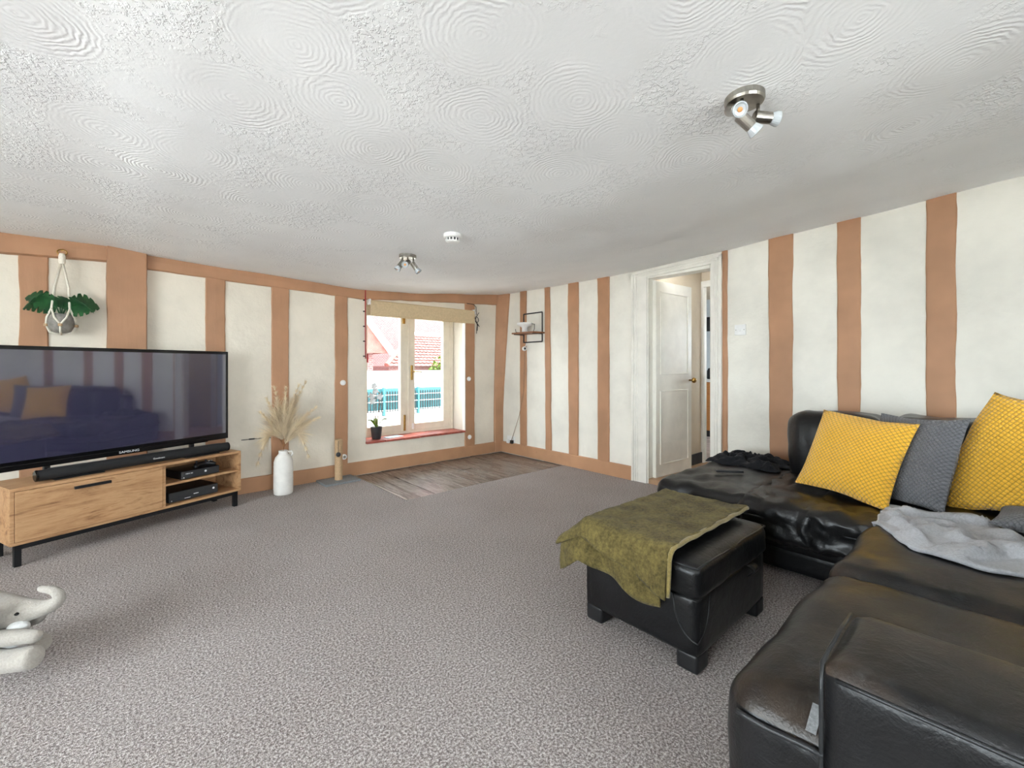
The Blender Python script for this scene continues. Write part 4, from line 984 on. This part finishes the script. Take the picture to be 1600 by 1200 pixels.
for i, (dx, z) in enumerate(tips):
    t = thing('pampas_stem', 'dried pampas plume drooping over the side of the white vase' if z < 0.5 else 'tall upright cream pampas plume in the white vase' if z > 0.9 else 'shorter slanting cream pampas plume in the white vase', 'dried grass', (-2.775, -0.25, 0.36), group='pampas plumes in the white vase')
    dy = random.uniform(-0.06, 0.05); zz = z - 0.36; drop = zz < 0.1
    path = []
    for j in range(13):
        k = j / 12; q = max(0.0, (k - 0.16) / 0.84)
        if drop:                      # arches up out of the neck, then hangs outside the vase
            path.append(Vector((dx * q ** 1.1, dy * q, -0.012 + 0.52 * k - 0.10 * k * k + (zz - 0.42) * q ** 2.6)))
        else:
            path.append(Vector((dx * (0.12 * q + 0.88 * q ** 1.4), dy * q, -0.012 + (zz + 0.012) * k - 0.18 * abs(dx) * q ** 3)))
    b = MB(); b.tube(path, [0.0026] * 7 + [0.0014] * 6, 5); b.build('stalk', 'stem', t, smooth=True)
    b = MB(); m0 = 4
    for j in range(m0, 13):
        p = path[j]; d = (path[min(12, j + 1)] - path[j - 1]).normalized()
        for q in range(95):
            k = (j - m0) / 8.0; ln = (0.05 + 0.10 * random.random() ** 1.5) * (1.1 - 0.5 * k) * (0.6 + 0.8 * math.sin(math.pi * min(1, k + 0.25)))
            side = Vector((random.gauss(0, 1), random.gauss(0, 1), random.gauss(0, 0.6))).normalized()
            e = p + d * random.uniform(0, 0.025); f = e + (d * 1.25 + side * 1.0).normalized() * ln + Vector((0, 0, -0.02 * random.random()))
            n_ = d.cross(side)
            if n_.length < 1e-3: continue
            n_ = n_.normalized() * 0.0013
            b.add([e + n_, e - n_, (e + f) / 2 - n_ * .8 + Vector((0, 0, .004)), f, (e + f) / 2 + n_ * .8 + Vector((0, 0, .004))], [(0, 1, 2, 4), (4, 2, 3)])
    o = b.build('plume', 'pampas', t); o['kind'] = 'stuff'

# ------------------------------------------------------------------ scratching post
sc_ = thing('scratching_post', 'sisal cat scratching post on a grey board by the window stud', 'scratching post', (-2.25, -0.165, 0), R(2))
bx(-0.175, 0.175, -0.125, 0.125, 0.0, 0.022).build('base', 'grey_felt', sc_, bevel=0.004)
b = MB(); pr = []
for i in range(60): pr.append((0.036 + 0.0012 * math.sin(i * math.pi), 0.02 + 0.40 * i / 59))
b.lathe([(0.036, 0.02)] + [(0.0365 + 0.0014 * (i % 2), 0.02 + 0.40 * i / 80) for i in range(1, 80)] + [(0.036, 0.42), (0.03, 0.425)], 24); b.build('post', 'sisal', sc_, smooth=False)
b = MB(); b.lathe([(0.002, -0.024), (0.017, -0.017), (0.024, 0), (0.017, 0.017), (0.002, 0.024)], 16, Matrix.Translation((-0.024, -0.052, 0.28))); b.build('toy_ball', 'charcoal', sc_, smooth=True)
b = MB(); b.tube([(-0.015, -0.033, 0.41), (-0.022, -0.047, 0.37), (-0.024, -0.052, 0.30)], 0.002, 5); b.build('toy_string', 'cable_black', sc_)

# ------------------------------------------------------------------ plush elephant (mostly beyond the left edge)
K = 0.002406
EL = thing('plush_elephant', 'grey plush toy elephant with a raised curled trunk on the carpet', 'soft toy', (-4.175, -2.113, 0), R(-41.5))
def E(px, py, dv=0.0):
    D = 1.66 + dv
    return Vector(((px - 800) / 690 * D + 780 / 690 * 1.66, dv, 1.15 - (py - 572) / 690 * D))
#   # local x = towards trunk, y = depth away from viewer
def blob(path, rad, name, mat='plush', n=16):
    b = MB(); pts = []; rs = []
    m = len(path)
    for i in range(m - 1):
        for k in range(6):
            t = k / 6; p0 = path[max(0, i - 1)]; p1 = path[i]; p2 = path[i + 1]; p3 = path[min(m - 1, i + 2)]
            pts.append(0.5 * ((2 * p1) + (p2 - p0) * t + (2 * p0 - 5 * p1 + 4 * p2 - p3) * t * t + (3 * p1 - p0 - 3 * p2 + p3) * t ** 3))
            r0 = rad[max(0, i - 1)]; r1 = rad[i]; r2 = rad[i + 1]; r3 = rad[min(m - 1, i + 2)]
            rs.append(max(0.001, K * 0.5 * ((2 * r1) + (r2 - r0) * t + (2 * r0 - 5 * r1 + 4 * r2 - r3) * t * t + (3 * r1 - r0 - 3 * r2 + r3) * t ** 3)))
    pts.append(path[-1]); rs.append(K * rad[-1])
    b.tube(pts, rs, n); b.v = [(v[0], v[1], max(v[2], -0.001)) for v in b.v]; return b.build(name, mat, EL, smooth=True)
blob([E(-100, 985), E(-85, 985), E(-50, 990), E(-15, 1000), E(5, 1008)], [3, 44, 58, 44, 5], 'body')
blob([E(-52, 950), E(-42, 951), E(-10, 958), E(20, 958), E(45, 953), E(68, 950), E(86, 942), E(92, 932), E(84, 923), E(64, 920), E(60, 920)], [3, 26, 30, 25, 17, 12, 9.5, 8, 6.5, 4.5, 2], 'head')
blob([E(-30, 1000, -0.06), E(0, 998, -0.07), E(40, 995, -0.075), E(58, 994, -0.075), E(63, 994, -0.075)], [10, 12, 10, 8, 1], 'front_leg')
blob([E(10, 985, 0.05), E(40, 974, 0.06), E(62, 966, 0.06), E(71, 963, 0.06)], [10, 8, 6.5, 1], 'front_leg')
blob([E(-30, 1030, -0.08), E(0, 1034, -0.09), E(40, 1029, -0.095), E(55, 1026, -0.095), E(61, 1025, -0.095)], [17, 16, 16, 14, 2], 'hind_leg')
blob([E(-10, 1030, 0.08), E(30, 1018, 0.085), E(55, 1008, 0.085), E(68, 1002, 0.085), E(71, 1000, 0.085)], [17, 16, 16, 13, 2], 'hind_leg')
blob([E(14, 988, -0.03), E(24, 983, -0.03), E(36, 980, -0.03), E(43, 978, -0.03)], [4, 12, 10, 2], 'bib', 'plush_w')
blob([E(0, 1010, -0.03), E(20, 1008, -0.03), E(34, 1006, -0.03), E(37, 1006, -0.03)], [8, 13, 10, 2], 'belly_patch', 'plush_w')
blob([E(-20, 940, -0.075), E(-34, 962, -0.10), E(-52, 985, -0.10), E(-60, 990, -0.10)], [4, 22, 20, 2], 'ear')
b = MB(); b.lathe([(0.001, -0.006), (0.006, -0.003), (0.0075, 0), (0.006, 0.003), (0.001, 0.006)], 12, Matrix.Translation(E(45, 950) + Vector((0, -0.041, 0.0)))); b.build('eye', 'gloss_black', EL, smooth=True)

# ------------------------------------------------------------------ orchid and leaflet on the window sill
op = thing('orchid', 'white orchid in a dark pot on the red tiled window sill', 'plant', (-1.735, 0.10, 0.338))
b = MB(); b.lathe([(0.046, 0), (0.05, 0.01), (0.062, 0.12), (0.064, 0.135), (0.058, 0.135), (0.054, 0.11), (0.004, 0.105)], 20); b.build('pot', 'charcoal', op, smooth=True)
for s, (dx, h_) in enumerate(((-0.02, 0.62), (0.045, 0.50))):
    pts = [(0.01 * s, 0, 0.1), (dx * .6, 0.01, 0.3), (dx, 0.0, h_ * .8), (dx - 0.015, -0.02, h_), (dx - .04, -0.03, h_ + .03)]
    b = MB(); b.tube(pts, 0.0035, 6); b.build('flower_stem', 'stem', op, smooth=True)
    for k in range(4 if s == 0 else 1):
        fx, fz = dx - .02 - .016 * k + 0.03 * (k % 2), h_ - .03 - .055 * k * (s == 0)
        b = MB()
        for q in range(5):
            a = 2 * math.pi * q / 5 + k; c = Vector((fx, -0.025, fz)); d1 = Vector((math.cos(a), -0.25, math.sin(a))); d2 = Vector((-math.sin(a), 0, math.cos(a)))
            b.add([c, c + d1 * .022 + d2 * .017, c + d1 * .042, c + d1 * .022 - d2 * .017], [(0, 1, 2, 3)])
        b.build('flower', 'print', op, solid=0.001)
for a in (R(200), R(-30), R(80)):
    b = MB(); b.grid(lambda u, v: (math.cos(a) * 0.12 * u - math.sin(a) * (v - .5) * .05 * math.sin(math.pi * (0.1 + .9 * u)), math.sin(a) * 0.09 * u + math.cos(a) * (v - .5) * .05 * math.sin(math.pi * (0.1 + .9 * u)), 0.115 + 0.10 * math.sin(u * 1.9) + 0.02 * abs(v - .5)), 8, 4); b.build('leaf', 'bush', op, solid=0.003, smooth=True)
pl = bx(-0.10, 0.10, -0.06, 0.06, 0, 0.004).build('leaflet', plain('pale_blue_paper', (196, 220, 226), 0.6, 0, 0.05, 8, 0)); pl.location = (-1.53, 0.10, 0.3375); pl.rotation_euler = (0, 0, R(12)); tag(pl, 'pale blue leaflet lying on the red tiled window sill', 'paper')

# ------------------------------------------------------------------ outside the window
gl = bx(-30, 30, -30, 30, -0.6, -0.4).build('ground_garden', plain('pale_gravel', (208, 205, 202), 0.9, 0, 0.08, 30, 0.2)); tag(gl, 'pale gravel ground around the house', 'ground', kind='structure')
gd = bx(-8, 14, 0.36, 16, -0.45, 0.12).build('ground_outside', 'paving'); tag(gd, 'pale sunlit paving outside the french window', 'paving', kind='structure')
fn_ = thing('garden_fence', 'turquoise fence panel behind dark wire mesh outside the window', 'fence', (1.0, 4.0, 0.12))
bx(-3.2, 3.2, 0.05, 0.09, 0.08, 0.56).build('panel', 'turquoise', fn_)
for k in range(9): bx(-3.2 + k * .8 - .02, -3.2 + k * .8 + .02, -0.03, 0.05, 0, 0.58).build('post', 'turquoise', fn_)
for z in (0.1, 0.28, 0.42): bx(-3.2, 3.2, -0.012, 0.0, z, z + .014).build('rail', 'render_white', fn_)
b = MB(); x = -3.2
while x < 3.2: b.box(x, x + .02, -0.012, -0.002, 0.08, 0.50); x += 0.06
o = b.build('mesh_wires', 'cable_black', fn_); o['kind'] = 'stuff'
gw = bx(-5, 9, 4.9, 5.1, 0.12, 1.04).build('garden_wall', 'render_white'); tag(gw, 'low white rendered wall behind the turquoise fence', 'wall')
bh = thing('brick_house', 'pink brick house wall filling the view behind the tiled roof', 'building', (5, 13, 0))
bx(-14, 12, 0, 0.4, 0, 9).build('wall', 'brick', bh)
ou = thing('outhouse', 'low outbuilding with a clay tiled pitched roof beyond the white wall', 'building', (5.2, 8.5, 0))
bx(-2.9, 6, -0.4, 2.4, 0, 1.15).build('wall', 'brick', ou)
rf = MB(); rows, cols_ = 12, 60
def roofz(u, v): return None
ridge0, ridge1, eav0, eav1 = Vector((-1.3, 1.0, 2.25)), Vector((6, 1.0, 2.25)), Vector((-3.1, -0.65, 1.12)), Vector((6.2, -0.65, 1.12))
for r_ in range(rows):
    v0, v1 = r_ / rows, (r_ + 1) / rows + 0.03
    for c_ in range(cols_):
        u0, u1 = c_ / cols_, (c_ + 1) / cols_
        P = lambda u, v: (eav0.lerp(ridge0, v)).lerp(eav1.lerp(ridge1, v), u)
        a, b_, c2, d_ = P(u0, v0), P(u1, v0), P(u1, v1), P(u0, v1); up = Vector((0, -0.02, 0.035)); m0 = P((u0 + u1) / 2, v0) + up * 1.8; m1 = P((u0 + u1) / 2, v1) + up * 0.5
        rf.add([a + up, m0, b_ + up, c2, m1, d_], [(0, 1, 4, 5), (1, 2, 3, 4)])
o = rf.build('roof_tiles', 'roof_tile', ou); o['kind'] = 'stuff'
b = MB(); b.tube([eav0 + Vector((0, 0, .06)), ridge0 + Vector((0, 0, .05))], 0.07, 8); b.build('hip_ridge', 'roof_tile', ou); b = MB(); b.tube([ridge0 + Vector((0, 0, .05)), ridge1 + Vector((0, 0, .05))], 0.07, 8); b.build('ridge', 'render_white', ou)
nh = thing('neighbour_house', 'house corner with white bargeboard at the left of the window view', 'building', (0.4, 7.0, 0))
bx(-4, 0.9, 0, 3, 0, 1.55).build('wall', 'brick', nh)
b = MB(); b.add([(-4, -.3, 3.9), (0.1, -.3, 3.0), (1.25, -.3, 1.5), (-4, -.3, 1.5), (-4, 3.2, 3.9), (0.1, 3.2, 3.0), (1.25, 3.2, 1.5), (-4, 3.2, 1.5)], [(0, 1, 2, 3), (4, 5, 6, 7), (0, 1, 5, 4), (1, 2, 6, 5)]); b.build('roof', 'roof_tile', nh)
b = MB(); b.tube([(0.1, -.36, 3.0), (1.3, -.36, 1.5)], 0.09, 6); b.build('bargeboard', 'render_white', nh)
bs = thing('garden_shrub', 'yellow green shrub in front of the tiled outbuilding roof', 'shrub', (4.0, 7.2, 0.12))
b = MB(); random.seed(4)
for k in range(900):
    a = random.uniform(0, 6.28); r_ = 0.75 * random.random() ** .5; z = 0.3 + 1.35 * random.random() * (1 - (r_ / 1.0) ** 2)
    p = Vector((r_ * math.cos(a), r_ * math.sin(a), z)); d1 = Vector((random.gauss(0, 1), random.gauss(0, 1), random.gauss(0, 1))).normalized() * .07; d2 = d1.cross(Vector((0.3, 0.2, 1))).normalized() * .035
    b.add([p - d1, p + d2, p + d1, p - d2], [(0, 1, 2, 3)])
o = b.build('foliage', 'bush', bs); o['kind'] = 'stuff'
b = MB(); b.tube([(0, 0, 0), (0.02, 0, 0.5), (0, 0.02, 1.2)], [0.04, 0.03, 0.01], 6); b.build('stem', 'stem', bs)
